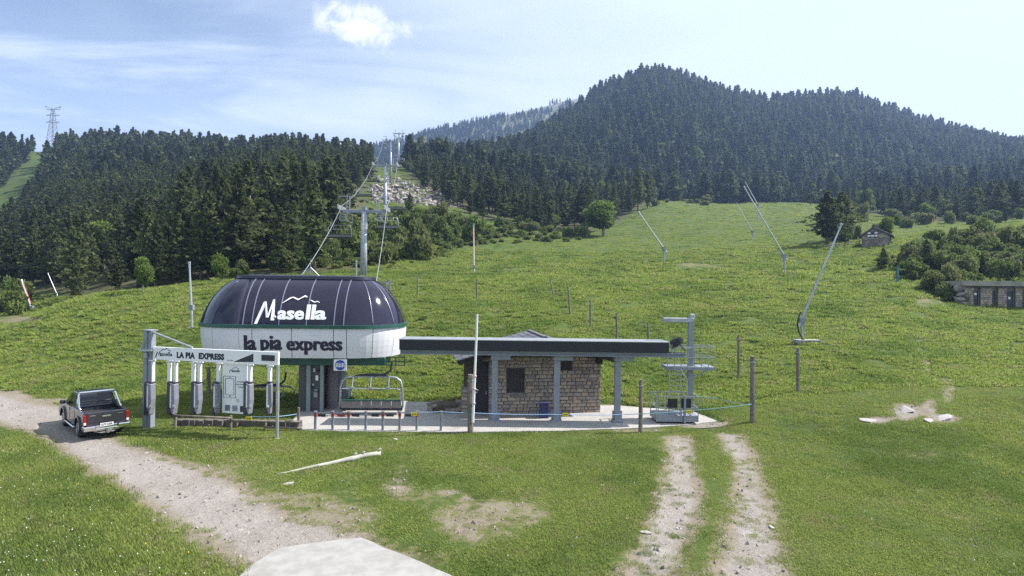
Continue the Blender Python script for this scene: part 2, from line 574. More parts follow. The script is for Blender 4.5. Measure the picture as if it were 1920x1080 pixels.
# worn ground: column, row, half width, half height in the photograph, strength
BARE = [(748, 915, 30, 16, .9), (930, 965, 130, 34, .62), (800, 935, 80, 26, .5), (700, 900, 60, 20, .45), (660, 965, 90, 24, .62), (780, 1045, 70, 22, .6), (470, 870, 90, 20, .5),
        (980, 980, 60, 14, .6), (1240, 1075, 60, 14, .55), (1320, 795, 60, 10, .95), (1200, 806, 60, 6, .6), (560, 935, 90, 18, .6), (1560, 1060, 60, 14, .35), (1400, 1075, 120, 20, .7),
        (640, 930, 60, 14, .45), (1700, 850, 90, 14, .4), (100, 750, 70, 5, .8), (20, 745, 50, 14, .9), (520, 898, 60, 10, .35), (850, 880, 60, 10, .3), (300, 990, 40, 12, .3)]
# rocky scars on the slope at the right, and trodden lines: column, row, half width, half height, strength, distance
SCAR = [(1645, 788, 30, 7, 1.0), (1700, 772, 34, 16, .95), (1770, 785, 34, 8, .95), (1745, 765, 16, 16, .85), (1780, 730, 14, 26, .7), (1740, 690, 10, 26, .6), (1720, 655, 10, 24, .5), (1685, 853, 34, 8, .5),
        (1310, 500, 70, 9, .45), (1150, 500, 40, 4, .35), (1400, 385, 60, 4, .35), (1490, 400, 50, 5, .35), (1740, 570, 40, 8, .5), (880, 468, 40, 14, .25), (30, 600, 60, 10, .55)]

gravel = np.zeros_like(GZ)
def soft(poly, wid, grow=0.0):
    return np.clip(0.5 - (sdist(poly, XG, YG) - grow) / wid, 0, 1)
near = YG < 45
road_m = np.where(near, soft(ROAD, 1.5), 0)
trk = np.where(near, np.maximum(soft(TRACK_A, 1.1, .12), soft(TRACK_B, 1.2, .16)), 0)
trk = trk * (0.66 + 0.40 * fbm(XG * 1.1, YG * 0.8, 31))
road_m = road_m * (0.86 + 0.14 * fbm(XG * 0.8, YG * 0.8, 33))
gravel = np.maximum(road_m, trk)
PX = UU[None, :] * F + CX + 0 * YG
def prow(Z):
    return CY + (H - Z) / YG * F + (PX - CX) * ROLL
PV = prow(GZ)
for px, py, rx, ry, s in BARE:
    e = ((PX - px) / rx) ** 2 + ((PV - py) / ry) ** 2
    gravel = np.maximum(gravel, np.where(YG < 40, s * np.clip(1.3 - e * 0.7, 0, 1) * 0.80, 0))
for px, py, rx, ry, s in SCAR:
    e = ((PX - px) / rx) ** 2 + ((PV - py) / ry) ** 2
    ok = YG < (60 if py > 640 else 400)
    gravel = np.maximum(gravel, np.where(ok, s * np.clip(1.3 - e * 0.7, 0, 1) * 0.84, 0))
# the trodden meadow between road and tracks: thin grass over earth, in irregular patches
wz = np.clip(1.25 - (((PX - 760) / 340) ** 2 + ((PV - 965) / 120) ** 2), 0, 1) + 0.6 * np.clip(1.2 - (((PX - 1440) / 130) ** 2 + ((PV - 1075) / 50) ** 2), 0, 1)
wn = fbm(XG * 0.75, YG * 0.75, 131, 5)
worn = np.clip(wz, 0, 1) * np.clip((wn - 0.40) * 3.6, 0, 1)
gravel = np.where(YG < 30, np.maximum(gravel, worn * 0.57), gravel)
plaza_d = sdist(PLAZA, XG, YG)

# forest floor, scree and grass regions
wood = np.zeros_like(GZ)
cut = (YG > 150) & (PV > 277) & (PV < 440) & (PX > np.interp(PV, [277, 310, 352, 440], [66, 38, 2, -90])) & (PX < np.interp(PV, [277, 300, 306, 330, 345, 380, 420, 440], [104, 102, 86, 78, 66, 52, 34, 10]))
left_wood = (PX < 690) & (YG > np.interp(PX, [-500, 40, 110, 160], [118, 116, 112, 86])) & ~cut
mid_wood = (PX >= 690) & (PX < 1195) & (YG > np.interp(PX, [690, 760, 830, 900, 1000, 1100, 1160, 1200], [250, 245, 205, 185, 172, 178, 215, 262]))
right_wood = (PX >= 1195) & (YG > np.interp(PX, [1195, 1240, 1540, 1600, 1700, 1930, 2450], [262, 318, 330, 240, 190, 170, 150]))
gap = (PX > 697) & (PX < 757) & (YG > 190)
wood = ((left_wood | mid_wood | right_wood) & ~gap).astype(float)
# relief: tussocks on the slope, small hummocks on the flat
slope = np.clip((YG - 31) / 8, 0, 1)
bump = (fbm(XG * 0.9, YG * 0.55, 3) - 0.5) * 0.42 * slope * np.clip(1.5 - YG / 260, 0.25, 1)
bump += (fbm(XG * 0.22, YG * 0.14, 9) - 0.5) * 0.9 * np.clip((YG - 40) / 30, 0, 1)
bump += (fbm(XG * 1.7, YG * 0.9, 23) - 0.5) * 0.30 * slope * np.clip(1.3 - YG / 120, 0, 1)
bump += (fbm(XG * 1.9, YG * 1.9, 5) - 0.5) * 0.10 * (YG < 40) * np.clip(plaza_d / 1.5, 0, 1)
bump += np.clip((YG - 200) / 300, 0, 1) * (fbm(XG * 0.02, YG * 0.02, 14) - 0.5) * 10
bump -= 0.07 * trk * (YG < 30)
bump *= np.clip((YG - 8) / 4, 0, 1)
GZ = GZ + bump
GZ = np.where((plaza_d < 0.4) & (YG < 36), np.minimum(GZ, -0.03), GZ)
GZ = np.maximum(GZ, -14.0)
slab_d = sdist(SLAB, XG, YG)
GZ = np.where((slab_d < 0.25) & (YG < 18), -0.03, GZ)


def gz(X, Y):
    """height of the ground"""
    Y = max(Y, 6.001)
    u = (X / Y * F + CX - UPX[0]) / 9.0
    r = (math.log(Y) - LY[0]) / (LY[1] - LY[0])
    u = min(max(u, 0), len(UPX) - 1.001); r = min(max(r, 0), NROW - 1.001)
    i, j = int(r), int(u); a, b = r - i, u - j
    return float((GZ[i, j] * (1 - b) + GZ[i, j + 1] * b) * (1 - a) + (GZ[i + 1, j] * (1 - b) + GZ[i + 1, j + 1] * b) * a)


def sample(A, X, Y):
    u = np.clip((X / Y * F + CX - UPX[0]) / 9.0, 0, len(UPX) - 1.001)
    r = np.clip((np.log(Y) - LY[0]) / (LY[1] - LY[0]), 0, NROW - 1.001)
    i, j = r.astype(int), u.astype(int); a, b = r - i, u - j
    return (A[i, j] * (1 - b) + A[i, j + 1] * b) * (1 - a) + (A[i + 1, j] * (1 - b) + A[i + 1, j + 1] * b) * a


def hit(px, py, lo=10.0):
    """where the line of sight through a spot of the photograph meets the ground"""
    a, b = unroll(px, py)
    last = None
    for Y in np.exp(np.linspace(math.log(lo), math.log(900), 2600)):
        z = H - b / F * Y
        d = z - gz(a / F * Y, Y)
        if d <= 0:
            return Vector((a / F * Y, float(Y), gz(a / F * Y, Y)))
        last = Y
    return Vector((a / F * last, last, H - b / F * last))


# ------------------------------------------------------------------ ground sheet
def ground_material():
    m = bpy.data.materials.new('meadow_ground')
    m.use_nodes = True
    t = NT(m.node_tree)
    bs = m.node_tree.nodes['Principled BSDF']
    bs.inputs['Roughness'].default_value = 0.95
    bs.inputs['Specular IOR Level'].default_value = 0.15
    pos = t.n('ShaderNodeNewGeometry').outputs['Position']
    ga = t.n('ShaderNodeAttribute', attribute_name='gravel').outputs['Fac']
    wo = t.n('ShaderNodeAttribute', attribute_name='wood').outputs['Fac']
    n_big = t.noise(pos, 0.055, 4.0, 0.6)
    n_mid = t.noise(pos, 0.42, 5.0, 0.62)
    n_fin = t.noise(pos, 3.2, 6.0, 0.7)
    n_vf = t.noise(pos, 21.0, 4.0, 0.7)
    g = t.mix(t.ramp(n_big, 0.34, 0.66), (0.062, 0.094, 0.019), (0.078, 0.106, 0.026))
    g = t.mix(t.math('MULTIPLY', t.ramp(n_mid, 0.46, 0.78), 0.6), g, (0.125, 0.135, 0.046))
    g = t.mix(t.math('MULTIPLY', t.ramp(n_fin, 0.50, 0.30), 0.75), g, (0.058, 0.090, 0.020))
    g = t.mix(t.math('MULTIPLY', t.ramp(n_vf, 0.52, 0.34), 0.45), g, (0.055, 0.082, 0.022))
    # gravel and worn earth: a soft outline broken up by the noise
    e = t.math('ADD', ga, t.math('MULTIPLY', t.math('SUBTRACT', n_fin, 0.5), 0.85))
    e = t.math('ADD', e, t.math('MULTIPLY', t.math('SUBTRACT', n_mid, 0.5), 0.7))
    gm = t.ramp(e, 0.44, 0.56)
    st = t.n('ShaderNodeTexVoronoi', inp={'Vector': pos, 'Scale': 17.0})
    st2 = t.n('ShaderNodeTexVoronoi', inp={'Vector': pos, 'Scale': 46.0})
    stone = t.mix(t.ramp(n_mid, 0.35, 0.65), (0.268, 0.242, 0.22), (0.212, 0.188, 0.165))
    stone = t.mix(t.math('MULTIPLY', t.n('ShaderNodeSeparateColor', inp={0: st.outputs['Color']}).outputs[0], 0.40), stone, (0.42, 0.39, 0.365))
    stone = t.mix(t.math('MULTIPLY', t.ramp(t.n('ShaderNodeSeparateColor', inp={0: st2.outputs['Color']}).outputs[1], 0.55, 0.95), 0.5), stone, (0.15, 0.13, 0.112))
    stone = t.mix(t.math('MULTIPLY', t.ramp(n_fin, 0.58, 0.74), 0.5), stone, (0.16, 0.138, 0.112))
    earth_edge = t.math('MULTIPLY', t.ramp(e, 0.30, 0.46), 0.55)
    streak = t.noise(t.n('ShaderNodeMapping', inp={0: pos, 'Scale': (0.10, 0.55, 0.55)}).outputs[0], 1.0, 5.0, 0.65)
    g = t.mix(t.math('MULTIPLY', t.ramp(streak, 0.52, 0.36), 0.55), g, (0.050, 0.080, 0.018))
    g = t.mix(earth_edge, g, (0.19, 0.165, 0.085))
    stone = t.mix(t.math('MULTIPLY', t.ramp(ga, 0.93, 0.60), 0.75), stone, t.mix(t.ramp(n_fin, 0.4, 0.62), (0.215, 0.178, 0.125), (0.150, 0.128, 0.078)))
    c = t.mix(gm, g, stone)
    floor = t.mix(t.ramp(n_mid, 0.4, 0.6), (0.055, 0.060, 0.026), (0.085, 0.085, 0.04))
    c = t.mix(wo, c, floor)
    t.link(c, bs.inputs['Base Color'])
    hgt = t.math('ADD', t.math('MULTIPLY', n_fin, 0.7), t.math('MULTIPLY', n_vf, 0.3))
    b1 = t.n('ShaderNodeBump', inp={'Strength': 0.75, 'Distance': 0.16, 'Height': hgt})
    t.link(b1.outputs[0], bs.inputs['Normal'])
    return m


def make_sheet(name, X, Y, Z, attrs, m):
    nr, nc = Z.shape
    me = bpy.data.meshes.new(name)
    co = np.stack([X, Y, Z], -1).reshape(-1, 3).astype(np.float32)
    idx = np.arange(nr * nc).reshape(nr, nc)
    q = np.stack([idx[:-1, :-1], idx[:-1, 1:], idx[1:, 1:], idx[1:, :-1]], -1).reshape(-1, 4)
    me.vertices.add(len(co)); me.vertices.foreach_set('co', co.ravel())
    me.loops.add(q.size); me.loops.foreach_set('vertex_index', q.ravel().astype(np.int32))
    me.polygons.add(len(q)); me.polygons.foreach_set('loop_start', np.arange(0, q.size, 4, dtype=np.int32))
    me.polygons.foreach_set('use_smooth', np.ones(len(q), bool))
    for an, A in attrs.items():
        at = me.attributes.new(an, 'FLOAT', 'POINT')
        at.data.foreach_set('value', A.reshape(-1).astype(np.float32))
    me.materials.append(m)
    me.update(); me.validate()
    return link(name, me)


def blur3(A):
    B = np.pad(A, 1, mode='edge')
    return (B[:-2, 1:-1] + B[2:, 1:-1] + B[1:-1, :-2] + B[1:-1, 2:] + 2 * A) / 6
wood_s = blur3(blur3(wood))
gm_ = ground_material()
# a level apron carries the sheet on behind the camera and out to the sides
bx = np.linspace(-420, 420, len(UPX))
apX = np.concatenate([bx[None, :] * 1.0, bx[None, :] * 0.06, XG], 0)
apY = np.concatenate([np.full((1, len(UPX)), -400.0), np.full((1, len(UPX)), 2.0), YG], 0)
apZ = np.concatenate([np.zeros((2, len(UPX))), GZ], 0)
z2 = np.zeros((2, len(UPX)))
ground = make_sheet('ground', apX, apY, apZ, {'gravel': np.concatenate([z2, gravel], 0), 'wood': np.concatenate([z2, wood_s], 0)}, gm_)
put(ground, 'grassy ski slope rising from a gravel road to the forested mountain', kind='structure')

# the farther, partly bare ridge behind the wooded mountain
FR = [(560, 330), (640, 300), (700, 275), (740, 268), (760, 262), (800, 248), (850, 236), (900, 224), (950, 214), (1000, 203), (1050, 190), (1100, 180), (1150, 190), (1250, 240), (1400, 300)]
fpx = np.arange(560, 1401, 6.0)
fr = np.array(FR, float)
ft = np.linspace(0, 1, 60)
rv = np.interp(fpx, fr[:, 0], fr[:, 1])
Yf = 900 + 560 * ft
rzf = H - (rv - CY - (fpx - CX) * ROLL) / F * 1400
z0 = H - (330 - CY - (fpx - CX) * ROLL) / F * 900
FX = (fpx[None, :] - CX) / F * Yf[:, None]
tt = np.clip(ft / (500 / 560), 0, 1)[:, None]
FZ = z0[None, :] * (1 - tt) + rzf[None, :] * tt
FZ += (fbm(FX * 0.012, Yf[:, None] * 0.012 + 0 * FX, 41) - 0.5) * 24 * np.sin(tt * math.pi) ** 0.7
FZ -= np.clip(ft - 500 / 560, 0, 1)[:, None] ** 1.2 * 500
def ridge_material():
    m = bpy.data.materials.new('ridge_ground')
    m.use_nodes = True
    t = NT(m.node_tree)
    bs = m.node_tree.nodes['Principled BSDF']
    bs.inputs['Roughness'].default_value = 0.95
    pos = t.n('ShaderNodeNewGeometry').outputs['Position']
    a = t.noise(pos, 0.012, 5.0, 0.6); b = t.noise(pos, 0.09, 5.0, 0.7)
    z = t.n('ShaderNodeSeparateXYZ', inp={0: pos}).outputs[2]
    g = t.mix(t.ramp(b, 0.4, 0.62), (0.085, 0.10, 0.035), (0.115, 0.115, 0.06))
    rocky = t.math('MULTIPLY', t.ramp(t.math('ADD', z, t.math('MULTIPLY', a, 90.0)), 430.0, 500.0), t.ramp(b, 0.36, 0.6))
    c = t.mix(rocky, g, (0.21, 0.195, 0.185))
    t.link(c, bs.inputs['Base Color'])
    t.link(t.n('ShaderNodeBump', inp={'Strength': 0.6, 'Distance': 5.0, 'Height': b}).outputs[0], bs.inputs['Normal'])
    return m
far_ridge = make_sheet('far_ridge', FX, Yf[:, None] + 0 * FX, FZ, {}, ridge_material())
put(far_ridge, 'distant part rocky mountain ridge behind the wooded peak', kind='structure')
# ------------------------------------------------------------------ vegetation
def vary_by_place(m):
    """greener and drier stretches of meadow, by the place where a blade stands"""
    t = NT(m.node_tree)
    pos = t.n('ShaderNodeNewGeometry').outputs['Position']
    a = t.noise(pos, 0.16, 5.0, 0.62); b = t.noise(pos, 0.75, 5.0, 0.65)
    for nd in list(m.node_tree.nodes):
        if nd.type in ('BSDF_DIFFUSE', 'BSDF_TRANSLUCENT'):
            src = nd.inputs[0].links[0].from_socket
            c = t.mix(t.math('MULTIPLY', t.ramp(b, 0.50, 0.70), 0.75), src, (0.330, 0.305, 0.150))
            c = t.mix(t.math('MULTIPLY', t.ramp(a, 0.55, 0.36), 0.65), c, (0.105, 0.175, 0.045))
            t.link(c, nd.inputs[0])
M_PINE = leaf_mat('pine_needles', (0.095, 0.125, 0.052), (0.150, 0.175, 0.075), (0.050, 0.062, 0.032), 0.38, 0.55, 0.8)
M_PINE_FAR = leaf_mat('far_pine_needles', (0.085, 0.112, 0.050), (0.130, 0.152, 0.072), (0.036, 0.048, 0.028), 0.33, 0.3, 0.9)
M_LEAF = leaf_mat('broad_leaves', (0.135, 0.195, 0.048), (0.185, 0.240, 0.070), (0.110, 0.155, 0.045), 0.38, 0.9)
M_SHRUB = leaf_mat('shrub_leaves', (0.125, 0.175, 0.052), (0.200, 0.245, 0.082), (0.170, 0.175, 0.080), 0.42, 1.1, 0.8)
M_BARK = mat('bark', (0.20, 0.15, 0.115), 0.9, var=0.5, scale=3.0)
M_BARK_PALE = mat('pale_bark', (0.34, 0.31, 0.28), 0.9, var=0.4, scale=3.0)
M_GRASS = leaf_mat('grass_blades', (0.205, 0.280, 0.060), (0.262, 0.330, 0.082), (0.320, 0.325, 0.115), 0.50, 0.8, 0.6)
M_GRASS_NEAR = leaf_mat('short_grass_blades', (0.225, 0.292, 0.070), (0.282, 0.345, 0.096), (0.340, 0.338, 0.132), 0.45, 0.8, 0.6)
for m_ in (M_GRASS, M_GRASS_NEAR):
    vary_by_place(m_)


def np_mesh(name, V, Fc, m, smooth=False):
    me = bpy.data.meshes.new(name)
    V = np.asarray(V, np.float32); Fc = np.asarray(Fc, np.int32)
    k = Fc.shape[1]
    me.vertices.add(len(V)); me.vertices.foreach_set('co', V.ravel())
    me.loops.add(Fc.size); me.loops.foreach_set('vertex_index', Fc.ravel())
    me.polygons.add(len(Fc)); me.polygons.foreach_set('loop_start', np.arange(0, Fc.size, k, dtype=np.int32))
    if smooth: me.polygons.foreach_set('use_smooth', np.ones(len(Fc), bool))
    me.materials.append(m)
    me.update()
    return me


def sprays(C, D, size, g, flat=0.5):
    """leaf clumps: one bent four-corner face each, centred at C, leaning along D"""
    n = len(C)
    D = D / (np.linalg.norm(D, axis=1, keepdims=True) + 1e-9)
    r = g.normal(size=(n, 3)); r[:, 2] *= flat
    A = D + 0.55 * r; A /= np.linalg.norm(A, axis=1, keepdims=True)
    B = np.cross(A, g.normal(size=(n, 3)) * np.array([1, 1, 1.0])); B /= (np.linalg.norm(B, axis=1, keepdims=True) + 1e-9)
    s = (size * g.uniform(0.6, 1.35, n))[:, None]
    V = np.stack([C - A * s * 0.5, C + B * s * 0.42, C + A * s * 0.62, C - B * s * 0.42], 1).reshape(-1, 3)
    return V, np.arange(4 * n).reshape(n, 4)


def pine_crown(seed, h, rmax, nper, size, base=0.14, top=0.75, lump=0.3):
    g = np.random.default_rng(seed)
    nw = max(7, int(h / 0.62))
    C, D = [], []
    ph = g.uniform(0, 6.28)
    for i in range(nw):
        t = i / (nw - 1)
        z = h * (base + (1 - base) * t)
        prof = (1 - t ** top) ** 0.85 * min(1, 0.5 + t * 2.6)
        rr = rmax * (prof * g.uniform(1 - lump, 1 + lump) + 0.05)
        nb = max(3, int(6 * (0.5 + prof)))
        a0 = g.uniform(0, 6.28)
        for b in range(nb):
            a = a0 + b * 6.283 / nb + g.normal() * 0.35
            L = rr * g.uniform(0.6, 1.18) * (1 + 0.38 * math.sin(2 * a + ph + z * 0.9) * math.sin(z * 1.1 + ph))
            for k in range(nper):
                f = g.uniform(0.12, 1.0) ** 0.6
                up = 0.10 * L * f - 0.22 * L * f * f + g.normal() * 0.14
                w = 0.30 * L * (0.35 + f * 0.4)
                C.append((math.cos(a) * L * f + g.normal() * w * 0.5, math.sin(a) * L * f + g.normal() * w * 0.5, z + up))
                D.append((math.cos(a), math.sin(a), 0.30 + 0.6 * t))
    for k in range(nper * 2):
        C.append((g.normal() * 0.08, g.normal() * 0.08, h * g.uniform(0.95, 1.02))); D.append((0, 0, 1))
    return sprays(np.array(C), np.array(D), size, g, 0.45)


def broad_crown(seed, wx, h, base, n, size, lobes=9):
    g = np.random.default_rng(seed)
    L = []
    for i in range(lobes):
        a = g.uniform(0, 6.28); q = g.uniform(0, 0.62) ** 0.7
        z = base + (h - base) * g.uniform(0.24, 0.82)
        e = 1 - abs((z - base) / (h - base) - 0.45) * 0.9
        L.append((math.cos(a) * wx * q * e, math.sin(a) * wx * q * e, z, wx * g.uniform(0.34, 0.56)))
    L.append((0, 0, base + (h - base) * 0.5, wx * 0.62))
    L = np.array(L)
    k = g.integers(0, len(L), n)
    d = g.normal(size=(n, 3)); d /= np.linalg.norm(d, axis=1, keepdims=True)
    q = g.uniform(0.45, 1.0, n) ** 0.45
    C = L[k, :3] + d * (L[k, 3] * q * g.uniform(0.85, 1.12, n))[:, None] * np.array([1, 1, 0.8])
    C[:, 2] = np.clip(C[:, 2], base * 0.6 + 0.05, h)
    return sprays(C, d + np.array([0, 0, 0.35]), size, g, 1.0)


def trunk_mesh(h, r, seed, m, bend=0.03):
    g = random.Random(seed)
    b = MB()
    pts = [(0, 0, -0.5)]
    for i in range(1, 6):
        t = i / 5
        pts.append((g.gauss(0, bend) * h * t * 0.5, g.gauss(0, bend) * h * t * 0.5, h * t))
    b.path(pts, [r * 1.15, r, r * 0.85, r * 0.65, r * 0.42, r * 0.12], 6)
    for i in range(7):
        t = g.uniform(0.22, 0.9); a = g.uniform(0, 6.28); l = h * 0.16 * (1.05 - t)
        p = Vector((0, 0, h * t))
        b.tube(p, p + Vector((math.cos(a) * l, math.sin(a) * l, l * 0.25)), r * 0.3 * (1.1 - t), r * 0.08, 4)
    return b.mesh('trunk', m, True, fix=False)


PINES = []
for i in range(6):
    h = 13.0
    V, Fc = pine_crown(100 + i, h, [2.1, 2.3, 2.5, 2.0, 2.1, 2.5][i], 15, 0.55, [0.14, 0.20, 0.10, 0.30, 0.12, 0.24][i], [1.5, 2.2, 1.25, 2.8, 1.1, 1.9][i], 0.45)
    PINES.append((np_mesh('crown', V, Fc, M_PINE), trunk_mesh(h * 0.97, 0.2, i, M_BARK)))
FAR_PINES = []
for i in range(5):
    V, Fc = pine_crown(200 + i, 13.0, [2.3, 2.2, 2.6, 2.1, 2.5][i], 3, 1.35, 0.1, [1.2, 2.0, 1.5, 1.05, 2.6][i], 0.45)
    FAR_PINES.append(bpy.data.objects.new('pine_tree_far', np_mesh('pine_far', V, Fc, M_PINE_FAR)))
MID_PINES = [bpy.data.objects.new('pine_tree_mid', c) for c, t in PINES[:5]]

BROAD = []
for i in range(3):
    V, Fc = broad_crown(300 + i, 3.4, 8.5, 1.0, 3800, 0.42, 13)
    BROAD.append((np_mesh('crown', V, Fc, M_LEAF), trunk_mesh(5.5, 0.22, 40 + i, M_BARK_PALE)))
BROAD_FAR = []
for i in range(2):
    V, Fc = broad_crown(350 + i, 3.0, 9.5, 1.0, 420, 1.0, 9)
    BROAD_FAR.append(np_mesh('leafy_far', V, Fc, M_LEAF))
SHRUBS = []
for i in range(5):
    V, Fc = broad_crown(400 + i, 1.0, [1.35, 1.1, 1.6, 0.95, 1.25][i], 0.05, 1000, 0.21, 7)
    SHRUBS.append(np_mesh('shrub', V, Fc, M_SHRUB))
STEM = trunk_mesh(0.8, 0.06, 77, M_BARK, 0.06)


def tree(kind, meshes, X, Y, s, sz, rz, label, cat, group, z=None):
    t = thing(kind, label, cat, (X, Y, gz(X, Y) if z is None else z), rz, group)
    t.scale = (s, s, sz)
    link('crown', meshes[0], t)
    link('trunk', meshes[1], t)
    return t


# candidate places for the wood: a jittered grid over the land, thinned to the wooded regions
def grid(x0, x1, y0, y1, step, jit=0.42):
    nx, ny = int((x1 - x0) / step), int((y1 - y0) / step)
    gx, gy = np.meshgrid(np.arange(nx) * step + x0, np.arange(ny) * step + y0)
    gx = gx + rng.uniform(-jit, jit, gx.shape) * step
    gy = gy + rng.uniform(-jit, jit, gy.shape) * step
    return gx.ravel(), gy.ravel()


def col_of(X, Y):
    return CX + X / Y * F


near_pines, far_pts = [], []
gx, gy = grid(-420, 480, 84, 300, 5.2)
c = col_of(gx, gy)
okm = (c > -620) & (c < 2600) & (sample(wood, gx, np.maximum(gy, 7)) > 0.5)
# keep the strip under the lift open
lift_x = -19.6 - (gy - 78) * 0.184
okm &= np.abs(gx - lift_x) > np.where(gy < 260, 7.5, 6.0)
okm &= ~((c > 640) & (c < 730) & (gy < 215))
okm &= rng.uniform(size=len(gx)) < np.where(c < 690, 0.78, 0.76)
for X, Y in zip(gx[okm], gy[okm]):
    near_pines.append((float(X), float(Y)))
near_pines.sort(key=lambda p: p[1])
def in_view(p):
    cc = CX + p[0] / p[1] * F
    return -60 < cc < 1980
ind = [p for p in near_pines if in_view(p)]
# those nearest in each stand stand alone; the rest make up the wood behind them
take = [p for p in ind if CX + p[0] / p[1] * F < 690][:165] + [p for p in ind if 690 <= CX + p[0] / p[1] * F < 1240][:75] + [p for p in ind if CX + p[0] / p[1] * F >= 1240][:36]
taken = set(take)
def near_words(c, table):
    for lim, w_ in table:
        if c < lim: return w_
    return table[-1][1]
LEFT_OF = [(0, 'cut by the left picture edge'), (60, 'at the far left'), (130, 'behind the leaning red lance'), (200, 'under the pylon'), (260, 'left of the ticket gate post'), (320, 'above the ticket gate post'),
           (380, 'behind the upright white lance'), (430, 'left of the dome'), (480, "above the dome's left end"), (530, "above the dome's ribs"), (580, 'above the dome lettering'), (640, 'behind the roof tripod'), (999, 'beside the left rope')]
MID_OF = [(760, 'beside the towers'), (830, 'above the scree'), (880, 'right of the scree'), (930, 'above the red white lance'), (980, 'left of the light green tree'), (1040, 'above the light green tree'), (1090, 'right of the light green tree'), (1150, 'behind the round leafy tree'), (1999, 'at the piste corner')]
RIGHT_OF = [(1300, 'above the left piste corner'), (1360, 'behind the far left lance'), (1420, 'behind the far twin lances'), (1480, 'above the piste middle'), (1540, 'above the right piste corner'), (1600, 'behind the twin pines'), (1660, 'behind the stone hut'), (1740, 'right of the stone hut'), (1830, 'above the service building'), (3000, 'at the far right')]
def pine_label(c, Y, s, k):
    size = 'tall' if s > 1.0 else 'middling' if s > 0.82 else 'short'
    form = ['rounded', 'broad topped', 'tapering', 'high crowned', 'pointed', 'full'][k % 6]
    if c < 690:
        row = 'front row' if Y < 96 else 'second row' if Y < 108 else 'third row' if Y < 122 else 'rear'
        return size + ' ' + form + ' pine, ' + row + ' of left stand, ' + near_words(c, LEFT_OF)
    if c < 1240:
        row = 'front' if Y < 195 else 'middle' if Y < 225 else 'rear'
        return size + ' ' + form + ' pine, ' + row + ' of middle stand, ' + near_words(c, MID_OF)
    return size + ' ' + form + ' pine of the upper edge wood, ' + near_words(c, RIGHT_OF)
def pine_words(c, Y):
    if c < 690: return ('dark pine tree in the tall stand on the grassy knoll left of the lift line', 'pines of the tall stand left of the lift')
    if c < 1240: return ('dark pine tree on the slope between the scree and the ski piste', 'pines between the scree and the piste')
    return ('dark pine tree behind the top edge of the piste and the small hut', 'pines behind the top edge of the piste')
for k, (X, Y) in enumerate(take):
    c = CX + X / Y * F
    s = R.uniform(0.58, 1.24) * (1.15 if 330 < c < 690 and Y < 170 else 1.0 if c < 690 else 0.86 if c < 1240 else 0.74)
    if c < 330: s *= 0.86
    lab, gr = pine_words(c, Y)
    tree('pine_tree', PINES[k % 6], X, Y, s * R.uniform(0.82, 1.5), s, R.uniform(0, 6.28), pine_label(c, Y, s, k), 'tree', gr)
rest = [p for p in near_pines if p not in taken]
# the wood behind
n = len(rest)
rp_ = np.array(rest)
def wood_object(name, pts, hs, sources, label):
    k = len(pts)
    z = sample(GZ, pts[:, 0], pts[:, 1])
    rot = np.zeros((k, 3)); rot[:, 2] = rng.uniform(0, 6.28, k)
    wd = rng.uniform(0.8, 1.5, k)
    scl = np.stack([hs * wd, hs * wd * rng.uniform(0.85, 1.15, k), hs], 1)
    nb = len(BROAD_FAR); big = len(sources)
    leafy = rng.uniform(size=k) < 0.05
    ii = rng.integers(0, big, k)
    ii[leafy] = big + rng.integers(0, nb, int(leafy.sum()))
    scl[leafy] *= 0.8
    extra = [bpy.data.objects.new('zz_' + name + '_leafy', m_) for m_ in BROAD_FAR]
    return scatter(name, np.column_stack([pts, z]), rot, scl, ii, sources + extra, label)
cc = col_of(rp_[:, 0], rp_[:, 1])
wood_object('pine_wood', rp_, rng.uniform(0.72, 1.12, n) * np.where(cc < 690, 0.92, np.where(cc < 1240, 0.86, 0.74)), MID_PINES, 'dense pine wood behind the nearest trees')
gx, gy = grid(-760, 980, 300, 800, 6.9)
c = col_of(gx, gy)
ry_ = np.interp(c, [-500, 550, 900, 1100, 2450], [520, 530, 690, 745, 745])
okm = (c > -800) & (c < 2700) & (gy < ry_) & (sample(wood, gx, gy) > 0.5)
okm &= ~((c > 20) & (c < 96) & (gy > 478))
okm &= rng.uniform(size=len(gx)) < 0.93
okm &= ~((c > 695) & (c < 758))
okm &= fbm(gx * 0.03, gy * 0.03, 77) > 0.27
fp = np.column_stack([gx[okm], gy[okm]])
cf = col_of(fp[:, 0], fp[:, 1])
wood_object('mountain_pine_forest', fp, (0.62 + 0.78 * rng.uniform(size=len(fp)) ** 1.2) * np.where(cf < 690, 0.95, 1.05), FAR_PINES, 'pine forest covering the mountain flanks')
# sparse trees on the far ridge
kk = 6000
ci = rng.uniform(0, len(fpx) - 1.01, kk); ri = rng.uniform(0, 54, kk)
c0, r0 = ci.astype(int), ri.astype(int)
fx_, fy_, fz_ = FX[r0, c0], Yf[r0], FZ[r0, c0]
fx_ = fx_ + rng.uniform(-3, 3, kk)
zmax = 400 + 70 * vnoise(fx_ * 0.02, fy_ * 0.02, 5)
keep = (fz_ < zmax) & (fbm(fx_ * 0.012, fy_ * 0.02, 55) > np.interp(fz_, [200, 330, 460], [0.20, 0.30, 0.56]))
q = np.column_stack([fx_, fy_, fz_])[keep]
scatter('ridge_pines', q, np.column_stack([0 * q[:, 0], 0 * q[:, 0], rng.uniform(0, 6, len(q))]), np.repeat(rng.uniform(0.7, 1.15, len(q))[:, None], 3, 1),
        rng.integers(0, 4, len(q)), [bpy.data.objects.new('ridge_pine', o.data) for o in FAR_PINES], 'scattered pines on the distant ridge')

